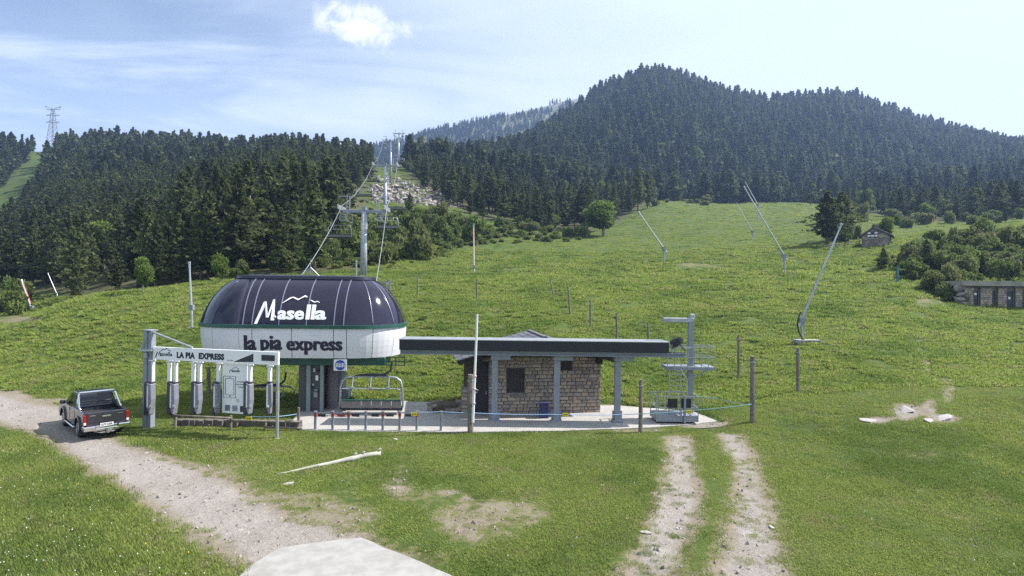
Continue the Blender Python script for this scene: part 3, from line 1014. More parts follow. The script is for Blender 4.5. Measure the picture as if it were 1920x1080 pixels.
# broad-leaved trees, one by one: (column, row of the foot, height in rows, label)
for i, (px, py, hh, ww, lab) in enumerate([
    (1131, 443, 72, 1.45, 'round bright green leafy tree at the left edge of the piste, beside the pines'),
    (1128, 382, 46, 0.7, 'slender pale green birch standing among the dark pines above the round tree'),
    (1022, 412, 34, 1.0, 'light green leafy tree at the foot of the pine stand, left of the round tree'),
    (783, 436, 52, 0.9, 'tall light green tree above the shrubs right of the lift line'),
    (585, 360, 62, 0.6, 'pale green birch crown rising between the dark pines left of the lift'),
    (1622, 398, 44, 0.85, 'pale green tree between the big pines and the small stone hut'),
    (1664, 450, 48, 0.9, 'leafy tree leaning over the roof of the small stone hut'),
    (1735, 418, 40, 1.0, 'dark leafy tree on the crest behind the stone hut'),
    (195, 505, 96, 0.75, 'mixed green deciduous tree at the front edge of the left wood'),
    (268, 548, 74, 0.7, 'tall dull green leafy tree at the wood edge left of the upright white lance'),
    (412, 532, 60, 0.8, 'dull green leafy tree at the wood edge right of the white lance'),
    (1120, 434, 30, 0.9, 'low leafy bush tree under the left side of the round tree')]):
    p = hit(px, py)
    hm = hh / F * p.y
    tree('leafy_tree', BROAD[i % 3], p.x, p.y, hm / 8.5 * ww, hm / 8.5, R.uniform(0, 6), lab, 'tree', None)
# single pines that stand apart: (column, row of the foot, height in rows, width factor, label)
for i, (px, py, hh, ww, lab) in enumerate([
    (1551, 462, 100, 1.75, 'big dark bushy pine at the right edge of the piste, left of its twin'),
    (1578, 452, 90, 1.75, 'big dark bushy pine nearest the small hut, right of its twin'),
    (1196, 398, 88, 1.0, 'dark pine at the upper left corner of the piste'),
    (1214, 392, 70, 1.0, 'second dark pine at the upper left corner of the piste, on its right side'),
    (1656, 508, 42, 1.5, 'dark low pine bush below the stone hut on the bank'),
    (1737, 505, 54, 1.4, 'dark conical pine in the middle of the bank above the service building'),
    (1700, 492, 30, 1.4, 'small dark pine between two larger ones on the bank'),
    (1795, 492, 44, 1.2, 'dark pine on the bank above the left end of the service building'),
    (1842, 520, 40, 1.2, 'dark young pine just above the roof of the service building'),
    (797, 470, 62, 1.2, 'dark pine among the green shrubs right of the first lift tower'),
    (768, 402, 40, 1.1, 'small dark pine at the edge of the scree'),
    (1520, 384, 44, 1.5, 'bushy pine at the top right corner of the piste'),
    (1885, 418, 22, 1.6, 'lone dark bush tree on the grass crest at the right')]):
    p = hit(px, py)
    hm = hh / F * p.y
    tree('pine_tree', PINES[(i * 2 + 1) % 6], p.x, p.y, hm / 13 * ww, hm / 13, R.uniform(0, 6), lab, 'tree', None)


def shrub(px, py, w, h, label, group):
    p = hit(px, py)
    t = thing('shrub', label, 'shrub', (p.x, p.y, p.z - 0.1), R.uniform(0, 6.28), group)
    wm, hm = w / F * p.y / 2.0, h / F * p.y / 1.25
    t.scale = (wm, wm * R.uniform(0.8, 1.2), hm)
    link('foliage', SHRUBS[R.randrange(5)], t)
    link('stem', STEM, t)


def shrub_zone(nn, poly, w0, w1, asp, label, group):
    xs = [p[0] for p in poly]; ys = [p[1] for p in poly]
    pa = np.array(poly, float); k = 0; pts = []
    while k < nn:
        x, y = R.uniform(min(xs), max(xs)), R.uniform(min(ys), max(ys))
        if sdist(pa, np.array([x]), np.array([y]))[0] < 0:
            k += 1
            pts.append((x, y))
    for x, y in pts:
        w_ = R.uniform(w0, w1)
        a_ = asp * R.uniform(0.75, 1.3)
        sz = 'large' if w_ > w0 + (w1 - w0) * .66 else 'small' if w_ < w0 + (w1 - w0) * .33 else 'middling'
        fx = (x - min(xs)) / (max(xs) - min(xs)); fy = (y - min(ys)) / (max(ys) - min(ys))
        where = ', ' + ('upper ' if fy < .33 else 'lower ' if fy > .66 else 'middle ') + ['left end', 'left half', 'centre', 'right half', 'right end'][min(int(fx * 5), 4)]
        shrub(x, y, w_, w_ * a_, sz + (' upright ' if a_ > asp * 1.1 else ' spreading ' if a_ < asp * .9 else ' ') + label + where, group)


shrub_zone(48, [(632, 498), (630, 440), (690, 432), (760, 424), (850, 425), (905, 440), (900, 450), (845, 472), (760, 498), (700, 502)], 26, 56, 0.85,
           'green shrub on the slope around the first lift tower', 'shrubs below the scree')
shrub_zone(20, [(400, 528), (630, 506), (640, 480), (400, 505)], 22, 46, 0.9, 'shrub along the foot of the tall left pines', 'shrubs along the pine stand')
shrub_zone(26, [(900, 450), (905, 425), (1000, 420), (1090, 440), (1095, 448), (980, 452)], 18, 34, 0.6, 'shrub on the strip below the middle pines', 'shrubs below the middle pines')
shrub_zone(115, [(1690, 500), (1715, 470), (1800, 455), (1930, 440), (1930, 522), (1815, 524), (1800, 545), (1745, 535), (1690, 520)], 18, 46, 0.78,
           'shrub on the bank above the service building', 'shrubs on the bank')
shrub_zone(36, [(1610, 420), (1640, 405), (1920, 396), (1920, 414), (1720, 430), (1600, 440)], 16, 38, 0.8, 'shrub on the crest behind the stone hut', 'shrubs behind the hut')
shrub_zone(14, [(1730, 545), (1760, 540), (1800, 545), (1802, 572), (1770, 565)], 30, 46, 0.85, 'dark shrub beside the service building', 'shrubs beside the service building')
shrub_zone(8, [(0, 560), (30, 555), (52, 578), (40, 592), (0, 590)], 30, 50, 0.8, 'pale bush beside the left snow lance', 'bushes at the left edge')
shrub_zone(7, [(1552, 455), (1612, 458), (1612, 445), (1560, 448)], 22, 34, 0.8, 'bush between the big pines and the hut', 'bushes left of the hut')
shrub_zone(8, [(1195, 392), (1540, 384), (1540, 379), (1240, 374)], 10, 24, 0.6, 'bush along the top edge of the piste', 'bushes at the top of the piste')
for px, py, w_, h_, lab in [(858, 440, 66, 44, 'large rounded bright green shrub right of the lift line'), (985, 428, 40, 22, 'rounded shrub left of the single pine stump on the slope'),
                            (1718, 520, 40, 34, 'pale green shrub beside the blue hydrant post'), (792, 600, 20, 8, 'dark grass clump right of the station dome')]:
    shrub(px, py, w_, h_, lab, None)

# heather and rough herbs between the shrubs
def ground_cover(name, poly, nn, label, s0, s1, mats=SHRUBS):
    pa = np.array(poly, float)
    pts = []
    while len(pts) < nn:
        x, y = R.uniform(pa[:, 0].min(), pa[:, 0].max()), R.uniform(pa[:, 1].min(), pa[:, 1].max())
        if sdist(pa, np.array([x]), np.array([y]))[0] < 0:
            p = hit(x, y, 60.0); pts.append((p.x, p.y, p.z - 0.05))
    q = np.array(pts)
    s = rng.uniform(s0, s1, nn)
    scatter(name, q, np.column_stack([0 * s, 0 * s, rng.uniform(0, 6, nn)]), np.column_stack([s, s, s * rng.uniform(0.5, 1.0, nn)]), rng.integers(0, 5, nn),
            [bpy.data.objects.new('herb', m_) for m_ in mats], label)
ground_cover('undergrowth', [(628, 505), (628, 400), (760, 392), (900, 420), (1100, 440), (1100, 452), (900, 460), (840, 478), (760, 500)], 520, 'rough undergrowth between the shrubs below the scree', 0.5, 1.3)
ground_cover('bank_undergrowth', [(1660, 490), (1715, 465), (1930, 432), (1930, 525), (1800, 530), (1740, 530), (1650, 505)], 520, 'rough undergrowth on the bank at the right', 0.3, 0.75)

# ------------------------------------------------------------------ scree boulders
M_ROCK = mat('pale_rock', (0.34, 0.295, 0.28), 0.9, var=0.35, scale=0.9, col2=(0.20, 0.175, 0.165), bump=0.03, bscale=5)
def boulder(seed):
    g = random.Random(seed)
    bm = bmesh.new()
    for i in range(15):
        d = Vector((g.gauss(0, 1), g.gauss(0, 1), g.gauss(0, 1))).normalized() * g.uniform(0.75, 1.0)
        bm.verts.new((d.x, d.y * 0.8, d.z * 0.62))
    bmesh.ops.convex_hull(bm, input=bm.verts)
    for v in [v for v in bm.verts if not v.link_faces]: bm.verts.remove(v)
    me = bpy.data.meshes.new('boulder'); bm.to_mesh(me); bm.free()
    me.materials.append(M_ROCK)
    return me
ROCKS = [boulder(i) for i in range(7)]
SCREE = np.array([(690, 352), (705, 332), (745, 338), (800, 352), (850, 372), (862, 388), (800, 384), (745, 380), (700, 378)], float)
kb, small = 0, []
while kb < 620:
    x, y = R.uniform(686, 864), R.uniform(330, 390)
    if sdist(SCREE, np.array([x]), np.array([y]))[0] < R.uniform(-2, 5):
        p = hit(x, y, 120.0); kb += 1
        if kb <= 90:
            o = link('boulder', ROCKS[kb % 7], None, p + Vector((0, 0, 0.2)), (R.uniform(-.4, .4), R.uniform(-.4, .4), R.uniform(0, 6.28)))
            s = R.uniform(0.9, 1.9); o.scale = (s * 1.25, s, s)
            fx, fy = (x - 690) / 170, (y - 330) / 60
            put(o, ('large ' if s > 1.55 else 'small ' if s < 1.2 else '') + ['blocky', 'flat', 'wedge shaped', 'rounded', 'angular', 'pointed', 'broad'][kb % 7] + ' pale boulder in the ' + ('upper ' if fy < .35 else 'lower ' if fy > .65 else 'middle ') + ['left end', 'left half', 'centre', 'right half', 'right end'][max(0, min(int(fx * 5), 4))] + ' of the scree', 'boulder', 'boulders of the scree')
        else:
            small.append((p.x, p.y, p.z))
q = np.array(small); k = len(q); s = rng.uniform(0.35, 1.05, k)
scatter('scree_rubble', q, rng.uniform(-3, 3, (k, 3)), np.column_stack([s * 1.2, s, s * 0.8]), rng.integers(0, 7, k), [bpy.data.objects.new('stone', m_) for m_ in ROCKS], 'small pale stones filling the scree')
for px, py, s, lab in [(892, 386, 2.0, 'pale boulder at the foot of the middle pine stand'), (905, 384, 1.3, 'small pale boulder right of the one at the foot of the pines'), (880, 390, 1.4, 'grey boulder left of the one at the foot of the pines'),
                       (485, 322, 3.2, 'pale rock outcrop showing between the pines of the left stand'), (478, 335, 2.4, 'lower pale rock between the pines of the left stand'), (1100, 415, 0.8, 'grey stone among the herbs left of the round tree'),
                       (400, 277, 4.0, 'white rock on the skyline of the left wood'), (905, 440, 0.9, 'grey stone slab on the herb slope')]:
    p = hit(px, py, 60.0)
    o = link('boulder', ROCKS[int(s * 10) % 7], None, p + Vector((0, 0, s * 0.3)), (0.2, 0.1, s)); o.scale = (s * 1.3, s, s)
    put(o, lab, 'boulder')
# ------------------------------------------------------------------ plaza, slab
def rel(b, name, mats, parent, smooth=False, bevel=0.0, label=None):
    """build a part from points given in the place's own coordinates"""
    L = parent
    off = Vector((0, 0, 0))
    while L is not None:
        off += Vector(L.location); L = L.parent
    b.v = [(x - off.x, y - off.y, z - off.z) for x, y, z in b.v]
    o = b.build(name, mats, parent, smooth, bevel)
    if label: o['label'] = label
    return o


M_GALV = mat('galvanised_steel', (0.42, 0.44, 0.47), 0.45, 0.55, var=0.25, scale=2.5)
M_GREYP = mat('grey_paint', (0.25, 0.275, 0.325), 0.5, 0.1, var=0.15, scale=2.0)
M_WHITEP = mat('white_paint', (0.74, 0.74, 0.76), 0.45, var=0.05, scale=1.2, dirt=0.10)
M_SIGN = mat('white_sign', (0.82, 0.82, 0.84), 0.4, var=0.03, scale=1.0)
M_GREEN = mat('dark_green_paint', (0.020, 0.085, 0.068), 0.4, 0.1, var=0.2, scale=2.0)
M_BLACK = mat('black_rubber', (0.018, 0.018, 0.02), 0.7)
M_DARK = mat('dark_panel', (0.030, 0.030, 0.045), 0.45, var=0.2, scale=1.5)
M_INK = mat('dark_lettering', (0.012, 0.012, 0.035), 0.5)
M_WHITE = mat('white_lettering', (0.86, 0.86, 0.86), 0.5)
M_CONC = mat('concrete', (0.42, 0.41, 0.40), 0.9, var=0.25, scale=2.2, bump=0.004, bscale=30)
M_CHROME = mat('chrome', (0.75, 0.75, 0.77), 0.12, 1.0)
M_WOOD = mat('weathered_wood', (0.215, 0.185, 0.155), 0.9, var=0.45, scale=5.0, bump=0.004, bscale=25)
M_YELLOW = mat('yellow_plate', (0.72, 0.58, 0.03), 0.5)
M_RED = mat('red_paint', (0.30, 0.045, 0.04), 0.5, var=0.2)
M_BLUEROPE = mat('blue_rope', (0.05, 0.22, 0.50), 0.7)

def paving_material():
    m = bpy.data.materials.new('concrete_paving')
    m.use_nodes = True
    t = NT(m.node_tree); bs = m.node_tree.nodes['Principled BSDF']
    bs.inputs['Roughness'].default_value = 0.9
    pos = t.n('ShaderNodeNewGeometry').outputs['Position']
    br = t.n('ShaderNodeTexBrick', inp={'Vector': pos, 'Color1': (0.34, 0.325, 0.31, 1), 'Color2': (0.39, 0.375, 0.36, 1), 'Mortar': (0.20, 0.18, 0.15, 1), 'Scale': 1.0})
    br.inputs['Brick Width'].default_value = 0.24; br.inputs['Row Height'].default_value = 0.16; br.inputs['Mortar Size'].default_value = 0.009
    n1 = t.noise(pos, 0.9, 5.0, 0.65); n2 = t.noise(pos, 5.0, 5.0, 0.7)
    c = t.mix(t.math('MULTIPLY', t.ramp(n1, 0.52, 0.72), 0.55), br.outputs['Color'], (0.20, 0.175, 0.14))
    c = t.mix(t.math('MULTIPLY', t.ramp(n2, 0.58, 0.75), 0.6), c, (0.17, 0.155, 0.11))
    t.link(c, bs.inputs['Base Color'])
    t.link(t.n('ShaderNodeBump', inp={'Strength': 0.5, 'Distance': 0.01, 'Height': br.outputs['Fac']}).outputs[0], bs.inputs['Normal'])
    return m
def sheet_poly(name, poly, z0, z1, m):
    pts = []
    n = len(poly)
    for i in range(n):
        a, b = poly[i], poly[(i + 1) % n]
        k = max(1, int(np.hypot(*(b - a)) / 0.35))
        for j in range(k):
            p = a + (b - a) * j / k
            pts.append((p[0] + R.uniform(-.03, .03), p[1] + R.uniform(-.03, .03)))
    area = sum(pts[i][0] * pts[(i + 1) % len(pts)][1] - pts[(i + 1) % len(pts)][0] * pts[i][1] for i in range(len(pts)))
    if area < 0: pts = pts[::-1]
    b = MB(); b.prism(pts, z0, z1, 'z')
    return b.build(name, m)
put(sheet_poly('pavement', PLAZA, -0.2, 0.02, paving_material()), 'pale concrete block paving under the lift station', kind='structure')
M_SLAB = mat('pale_concrete_slab', (0.31, 0.30, 0.285), 0.9, var=0.22, scale=2.4, bump=0.006, bscale=30, dirt=0.45)
put(sheet_poly('concrete_pad', SLAB, -0.25, 0.035, M_SLAB), 'pale concrete pad at the end of the gravel road', kind='structure')

# ------------------------------------------------------------------ lift station
S_L, S_R = Vector((-16.43, 28.94, 0)), Vector((-5.75, 29.48, 0))
S_O = (S_L + S_R) / 2
S_A = math.atan2(S_R.y - S_L.y, S_R.x - S_L.x)
HW = 5.34
def FL(px, py, yl=0.0):
    """spot of the photograph -> station coordinates on the plane yl metres behind its front"""
    a, b = unroll(px, py)
    u = a / F
    c, s = math.cos(S_A), math.sin(S_A)
    # (u Y - ox, Y - oy) . (-s, c) = yl
    Y = (yl - s * S_O.x + c * S_O.y) / (c - s * u)
    X = u * Y
    return (X - S_O.x) * c + (Y - S_O.y) * s, H - b / F * Y
def ZP(zx, zy):
    return 360 + zx / 4.364, 480 + zy / 4.364
station = thing('lift_station', 'chairlift station with dark domed glass top and white la pia express fascia', 'lift station', S_O, S_A)
RL, RR, DEP = 2.9, 2.5, 5.8
Z_F0, Z_F1, Z_G0, Z_TOP = 2.86, 4.35, 4.52, 6.92
def plan():
    """outline of the station: (foot of the curve, outward normal, arc centre or None)"""
    pts = []
    xs = [-HW + RL, -1.79, -0.8, 0.14, 2.2, HW - RR]
    for x in xs: pts.append(((x, 0.0), (0, -1)))
    for k in range(1, 13):
        t = k / 12 * math.pi / 2
        pts.append(((HW - RR + RR * math.sin(t), RR - RR * math.cos(t)), (math.sin(t), -math.cos(t))))
    for k in range(1, 13):
        t = math.pi / 2 + k / 12 * math.pi / 2
        pts.append(((HW - RR + RR * math.sin(t), DEP - RR - RR * math.cos(t)), (math.sin(t), -math.cos(t))))
    for x in (1.3, 0, -1.3, -HW + RL): pts.append(((x, DEP), (0, 1)))
    for k in range(1, 13):
        t = k / 12 * math.pi / 2
        pts.append(((-HW + RL - RL * math.sin(t), DEP - RL + RL * math.cos(t)), (-math.sin(t), math.cos(t))))
    for k in range(1, 13):
        t = math.pi / 2 + k / 12 * math.pi / 2
        pts.append(((-HW + RL - RL * math.sin(t), RL + RL * math.cos(t)), (-math.sin(t), math.cos(t))))
    return pts
PLAN = plan()
def inset(z):
    q = min(max((z - Z_G0) / 2.44, 0), 1)
    return 2.25 * (0.25 * q + 0.75 * (1 - math.sqrt(max(1 - q * q, 0))))
def glass_pt(i, z, out=0.0):
    (x, y), (nx, ny) = PLAN[i % len(PLAN)]
    d = inset(z) - out
    return Vector((x - nx * d, y - ny * d, z))
def glass_material():
    m = bpy.data.materials.new('smoked_glass'); m.use_nodes = True
    t = NT(m.node_tree); bs = m.node_tree.nodes['Principled BSDF']
    tc = t.n('ShaderNodeTexCoord').outputs['Object']
    nz = t.noise(tc, 0.8, 3.0)
    t.link(t.mix(nz, (0.011, 0.010, 0.024), (0.020, 0.018, 0.040)), bs.inputs['Base Color'])
    bs.inputs['Roughness'].default_value = 0.09
    bs.inputs['IOR'].default_value = 1.5
    t.link(t.n('ShaderNodeBump', inp={'Strength': 0.06, 'Distance': 0.05, 'Height': nz}).outputs[0], bs.inputs['Normal'])
    return m
M_SMOKE = glass_material()
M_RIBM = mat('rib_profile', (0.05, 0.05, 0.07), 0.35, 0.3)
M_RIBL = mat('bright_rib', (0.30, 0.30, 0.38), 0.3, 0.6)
# panel limits round the outline
FRONT = [0, 1, 2, 3, 4, 5]
BREAKS = [0, 1, 2, 3, 4, 5, 9, 13, 17, 23, 29, 31, 33, 37, 41, 45, 49, 53, len(PLAN)]
zs = [Z_G0 + (6.86 - Z_G0) * k / 9 for k in range(10)]
for a, b_ in zip(BREAKS[:-1], BREAKS[1:]):
    gb = MB()
    idx = list(range(a, b_ + 1))
    vs = [glass_pt(i, z) for z in zs for i in idx]
    n = len(idx)
    fs = [(r * n + c, r * n + c + 1, (r + 1) * n + c + 1, (r + 1) * n + c) for r in range(len(zs) - 1) for c in range(n - 1)]
    gb.add(vs, fs)
    # inner skin 4 cm behind, closing the pane
    vs2 = [glass_pt(i, z, -0.04) for z in zs for i in idx]
    gb.add(vs2, [f[::-1] for f in fs])
    o = gb.build('glass_panel', M_SMOKE, station, smooth=True, fix=False)
front_x = [FL(*ZP(z, 575))[0] for z in (415, 490, 710, 935, 1160, 1240)]
def rib_at(i, bright, w_=0.05):
    rb = MB()
    rb.path([glass_pt(i, z, 0.01) for z in zs], w_ / 2.6, 6)
    rb.build('rib', M_RIBL if bright else M_RIBM, station, smooth=True, fix=False)
def rib_front(x, bright):
    rb = MB()
    pts = [Vector((x, inset(z) - 0.012, z)) for z in zs]
    for p, q in zip(pts[:-1], pts[1:]): rb.bar(p, q, 0.045, 0.03, (0, -1, 0))
    rb.build('rib', M_RIBL if bright else M_RIBM, station, fix=False)
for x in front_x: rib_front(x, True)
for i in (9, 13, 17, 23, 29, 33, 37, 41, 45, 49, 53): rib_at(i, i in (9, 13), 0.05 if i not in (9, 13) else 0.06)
# roof cap
cb = MB()
top = [glass_pt(i, 6.84, 0.05) for i in range(len(PLAN))]
t2 = [Vector((p.x, p.y, 7.0)) for p in [glass_pt(i, 6.84, 0.0) for i in range(len(PLAN))]]
t3 = [glass_pt(i, 6.90, -0.6) + Vector((0, 0, 0.16)) for i in range(len(PLAN))]
n = len(PLAN)
cb.add(top + t2 + t3, [(i, (i + 1) % n, n + (i + 1) % n, n + i) for i in range(n)] + [(n + i, n + (i + 1) % n, 2 * n + (i + 1) % n, 2 * n + i) for i in range(n)] + [list(range(2 * n, 3 * n))])
cb.build('roof_cap', mat('dark_cap', (0.03, 0.03, 0.05), 0.3, 0.2, var=0.2), station)
# green band
gb = MB()
def ring(z, out): return [Vector((x + nx * out, y + ny * out, z)) for (x, y), (nx, ny) in PLAN]
r = [ring(Z_F1, 0.03), ring(Z_F1, 0.10), ring(Z_G0, 0.10), ring(Z_G0 + 0.02, -0.05)]
gb.add(sum(r, []), [(k * n + i, k * n + (i + 1) % n, (k + 1) * n + (i + 1) % n, (k + 1) * n + i) for k in range(3) for i in range(n)])
gb.build('green_band', M_GREEN, station)
M_FASCIA = mat('fascia_white', (0.64, 0.64, 0.68), 0.35, var=0.06, scale=0.9, dirt=0.08)
# white fascia panels
FB = [0, 1, 3, 4, 5, 9, 13, 17, 23, 29, 31, 33, 37, 41, 45, 49, 53, len(PLAN)]
zf = [Z_F0 + (Z_F1 - Z_F0) * k / 5 for k in range(6)]
def fpt(x, y, nx, ny, z, out):
    d = 0.16 * ((Z_F1 - z) / (Z_F1 - Z_F0)) ** 2 - 0.02 - out
    return Vector((x - nx * d, y - ny * d, z))
for a, b_ in zip(FB[:-1], FB[1:]):
    idx = list(range(a, b_ + 1)); m_ = len(idx)
    pl = [PLAN[i % n] for i in idx]
    # a narrow joint at each end
    def trimmed(k):
        (x, y), (nx, ny) = pl[k]
        if k in (0, m_ - 1):
            (x2, y2), _ = pl[1 if k == 0 else m_ - 2]
            L = math.hypot(x2 - x, y2 - y); f = 0.016 / L
            return x + (x2 - x) * f, y + (y2 - y) * f, nx, ny
        return x, y, nx, ny
    T = [trimmed(k) for k in range(m_)]
    fb = MB()
    vs = [fpt(*T[k], z, 0.0) for z in zf for k in range(m_)]
    fs = [(r_ * m_ + c, r_ * m_ + c + 1, (r_ + 1) * m_ + c + 1, (r_ + 1) * m_ + c) for r_ in range(5) for c in range(m_ - 1)]
    fb.add(vs, fs)
    fb.add([fpt(*T[k], z, -0.05) for z in zf for k in range(m_)], [f[::-1] for f in fs])
    # edges
    for k in (0, m_ - 1):
        e = [fpt(*T[k], z, 0.0) for z in zf] + [fpt(*T[k], z, -0.05) for z in zf]
        fb.add(e, [(q, q + 1, 7 + q, 6 + q) for q in range(5)])
    fb.add([fpt(*T[k], zf[0], 0.0) for k in range(m_)] + [fpt(*T[k], zf[0], -0.05) for k in range(m_)], [(q, q + 1, m_ + q + 1, m_ + q) for q in range(m_ - 1)])
    fb.build('fascia_panel', M_FASCIA, station, smooth=False)
ib = MB()
r = [ring(Z_F0 + 0.05, -0.26), ring(Z_F1 - 0.02, -0.12)]
ib.add(sum(r, []), [(i, (i + 1) % n, n + (i + 1) % n, n + i) for i in range(n)] + [list(range(n))])
ib.build('inner_shell', M_DARK, station)

# lettering on the glass and on the fascia
def add_flat(b, v, f, mapf, depth=0.012):
    """lettering with a small thickness, bent onto the surface"""
    k = len(v)
    b.add([mapf(x, z, depth) for x, z in v], f)
    b.add([mapf(x, z, 0.0) for x, z in v], [tuple(q)[::-1] for q in f])
    ed = {}
    for q in f:
        for i in range(len(q)):
            e = (q[i], q[(i + 1) % len(q)])
            if (e[1], e[0]) in ed: ed.pop((e[1], e[0]))
            else: ed[e] = 1
    base = len(b.v) - 2 * k
    for (i, j) in ed:
        b.f.append([base + i, base + k + i, base + k + j, base + j]); b.m.append(b.mi)
on_glass = lambda x, z, d: Vector((x, inset(z) - 0.045 - d, z))
on_fascia = lambda x, z, d: fpt(x, 0, 0, -1, z, 0.006 + d)
def word(b, body, zx0, zx1, zy_top, zy_bot, mapf, bold, width=1.0, yl=0.0, conv=ZP, heavy=(-.022, .022, 0.0)):
    v, f = text_data(body, bold, spacing=1.0 + bold * 1.6)
    x0, z1 = FL(*conv(zx0, zy_top), yl); x1, z0 = FL(*conv(zx1, zy_bot), yl)
    zm = lambda q: q
    u = fit_text(v, x0, x1, z0, z1)
    for k_, dx in enumerate(heavy):
        add_flat(b, [(a[0] + dx, a[1]) for a in u], f, lambda x, z, d, k_=k_: mapf(x, z, d + 0.0015 * k_))
def strokes(b, pts, wid, mapf, yl=0.0, conv=ZP):
    """a brush line given in zoomed photo spots; wid per point in metres"""
    q = [Vector((*FL(*conv(*p), yl), 0)) for p in pts]
    L, Rr = [], []
    for i, p in enumerate(q):
        d = (q[min(i + 1, len(q) - 1)] - q[max(i - 1, 0)]); d.normalize()
        nn_ = Vector((-d.y, d.x, 0)) * (wid[i] / 2)
        L.append(p + nn_); Rr.append(p - nn_)
    v = [(p.x, p.y) for p in L + Rr]; k = len(q)
    add_flat(b, v, [(i, i + 1, k + i + 1, k + i) for i in range(k - 1)], mapf)
def poly_mark(b, pts, mapf, yl=0.0, conv=ZP):
    v = [FL(*conv(*p), yl) for p in pts]
    add_flat(b, v, [tuple(range(len(v)))], mapf)
lb = MB(); GY = 0.45
# the big M with its long tail, from separate convex strokes
for quad in ([(538, 550), (562, 550), (612, 395), (598, 372), (590, 380)], [(598, 372), (612, 372), (640, 478), (628, 500)], [(626, 498), (640, 480), (664, 356), (676, 356), (648, 500)], [(664, 356), (678, 354), (697, 522), (668, 522)]):
    poly_mark(lb, quad, on_glass, GY)
poly_mark(lb, [(697, 480), (712, 494), (706, 502), (695, 496)], on_glass, GY)
word(lb, 'ase', 722, 930, 443, 518, on_glass, 0.025, yl=GY)
word(lb, 'll', 952, 1018, 396, 516, on_glass, 0.03, yl=GY)
word(lb, 'a', 1024, 1110, 443, 518, on_glass, 0.025, yl=GY)
strokes(lb, [(740, 386), (770, 366), (800, 345), (822, 337), (842, 345), (868, 356), (896, 340), (918, 327), (938, 336)], [0.02, 0.05, 0.07, 0.05, 0.06, 0.07, 0.05, 0.08, 0.05], on_glass, GY)
strokes(lb, [(966, 358), (990, 370), (1008, 378), (1026, 370), (1048, 381)], [0.02, 0.05, 0.04, 0.05, 0.02], on_glass, GY)
lb.build('dome_lettering', M_WHITE, station, fix=False)
lb = MB()
word(lb, 'la', 428, 520, 648, 772, on_fascia, 0.018, heavy=(-.030, .030, 0.0))
word(lb, 'pia', 563, 730, 652, 808, on_fascia, 0.018, heavy=(-.030, .030, 0.0))
word(lb, 'express', 775, 1224, 694, 812, on_fascia, 0.018, heavy=(-.030, .030, 0.0))
lb.build('fascia_lettering', M_INK, station, fix=False)

# green underframe, guide rails, round sign
ub = MB()
x0, z0 = FL(470, 688, 0.7); x1, z1 = FL(722, 692, 0.7)
ub.box((x0 + x1) / 2, 1.6, 2.64, x1 - x0, 1.8, 0.42)
ub.build('underframe', M_GREEN, station, bevel=0.02)
ub = MB()
for yy in (0.9, 4.6):
    ub.box(0.2, yy, 2.70, 8.4, 0.16, 0.26)
ub.box(-4.0, 2.7, 2.70, 0.18, 3.6, 0.24); ub.box(4.1, 2.7, 2.70, 0.18, 3.6, 0.24)
ub.build('guide_rail', M_GREEN, station)
kb_ = MB()
ax, az = FL(724, 678, 1.0)
for zz in (2.42, 2.62, 2.82): kb_.bar((ax, 1.0, zz), (ax + 0.95, 1.0, zz), 0.05)
for q in (0, 0.5, 0.95): kb_.bar((ax + q, 1.0, 2.42), (ax + q, 1.0, 2.84), 0.05)
kb_.build('side_bracket', M_GREEN, station)
sb = MB()
sx0, sz1 = FL(626, 674, -0.1); sx1, sz0 = FL(650, 695, -0.1)
sb.box((sx0 + sx1) / 2, -0.10, (sz0 + sz1) / 2, sx1 - sx0, 0.03, sz1 - sz0)
sign = sb.build('round_sign', M_WHITEP, station)
db = MB(); cx_, cz_ = (sx0 + sx1) / 2, (sz0 + sz1) / 2
db.tube((cx_, -0.115, cz_), (cx_, -0.125, cz_), 0.255, n=28)
db.build('blue_disc', mat('sign_blue', (0.02, 0.05, 0.30), 0.4), sign)
for i in range(6):
    fb = MB(); xx = cx_ - 0.19 + i * 0.076
    fb.box(xx, -0.131, cz_ - 0.01, 0.034, 0.012, 0.15); fb.tube((xx, -0.125, cz_ + 0.095), (xx, -0.137, cz_ + 0.095), 0.022, n=8); fb.box(xx + 0.012, -0.131, cz_ - 0.085, 0.05, 0.012, 0.03)
    fb.build('skier_mark', M_WHITE, sign, fix=False)
# pillars and control cabinet under the dome
def FLz(px, yl):
    return FL(px, 700, yl)[0]
pb = MB()
xa, xb = FLz(607, 1.4), FLz(629, 1.4)
pb.tube(((xa + xb) / 2, 1.9, -0.3), ((xa + xb) / 2, 1.9, 2.5), (xb - xa) / 2, n=28)
pb.build('pillar', mat('dark_concrete_pillar', (0.15, 0.14, 0.16), 0.8, var=0.2), station, smooth=False)
pb = MB()
xa, xb = FLz(632, 4.4), FLz(649, 4.4)
pb.tube(((xa + xb) / 2, 4.4, 0.2), ((xa + xb) / 2, 4.4, 2.75), (xb - xa) / 2, n=24)
pb.box((xa + xb) / 2, 4.4, 0.35, 1.0, 1.0, 0.5)
pb.build('pillar', M_GREYP, station)
cabinet = MB()
xa, xb = FLz(559, 0.9), FLz(603, 0.9)
cabinet.box((xa + xb) / 2, 1.5, 1.25, xb - xa, 1.0, 2.52)
cab = cabinet.build('control_cabinet', mat('cabinet_grey', (0.075, 0.075, 0.095), 0.5, var=0.2), station, bevel=0.02)
for px_, w_ in ((579, 0.2), (604, 0.16)):
    q = MB(); x_ = FLz(px_, 0.9); q.box(x_, 0.9, 1.25, w_, 0.18, 2.5); q.build('post', mat('green_grey_post', (0.20, 0.25, 0.25), 0.5), cab, bevel=0.01)
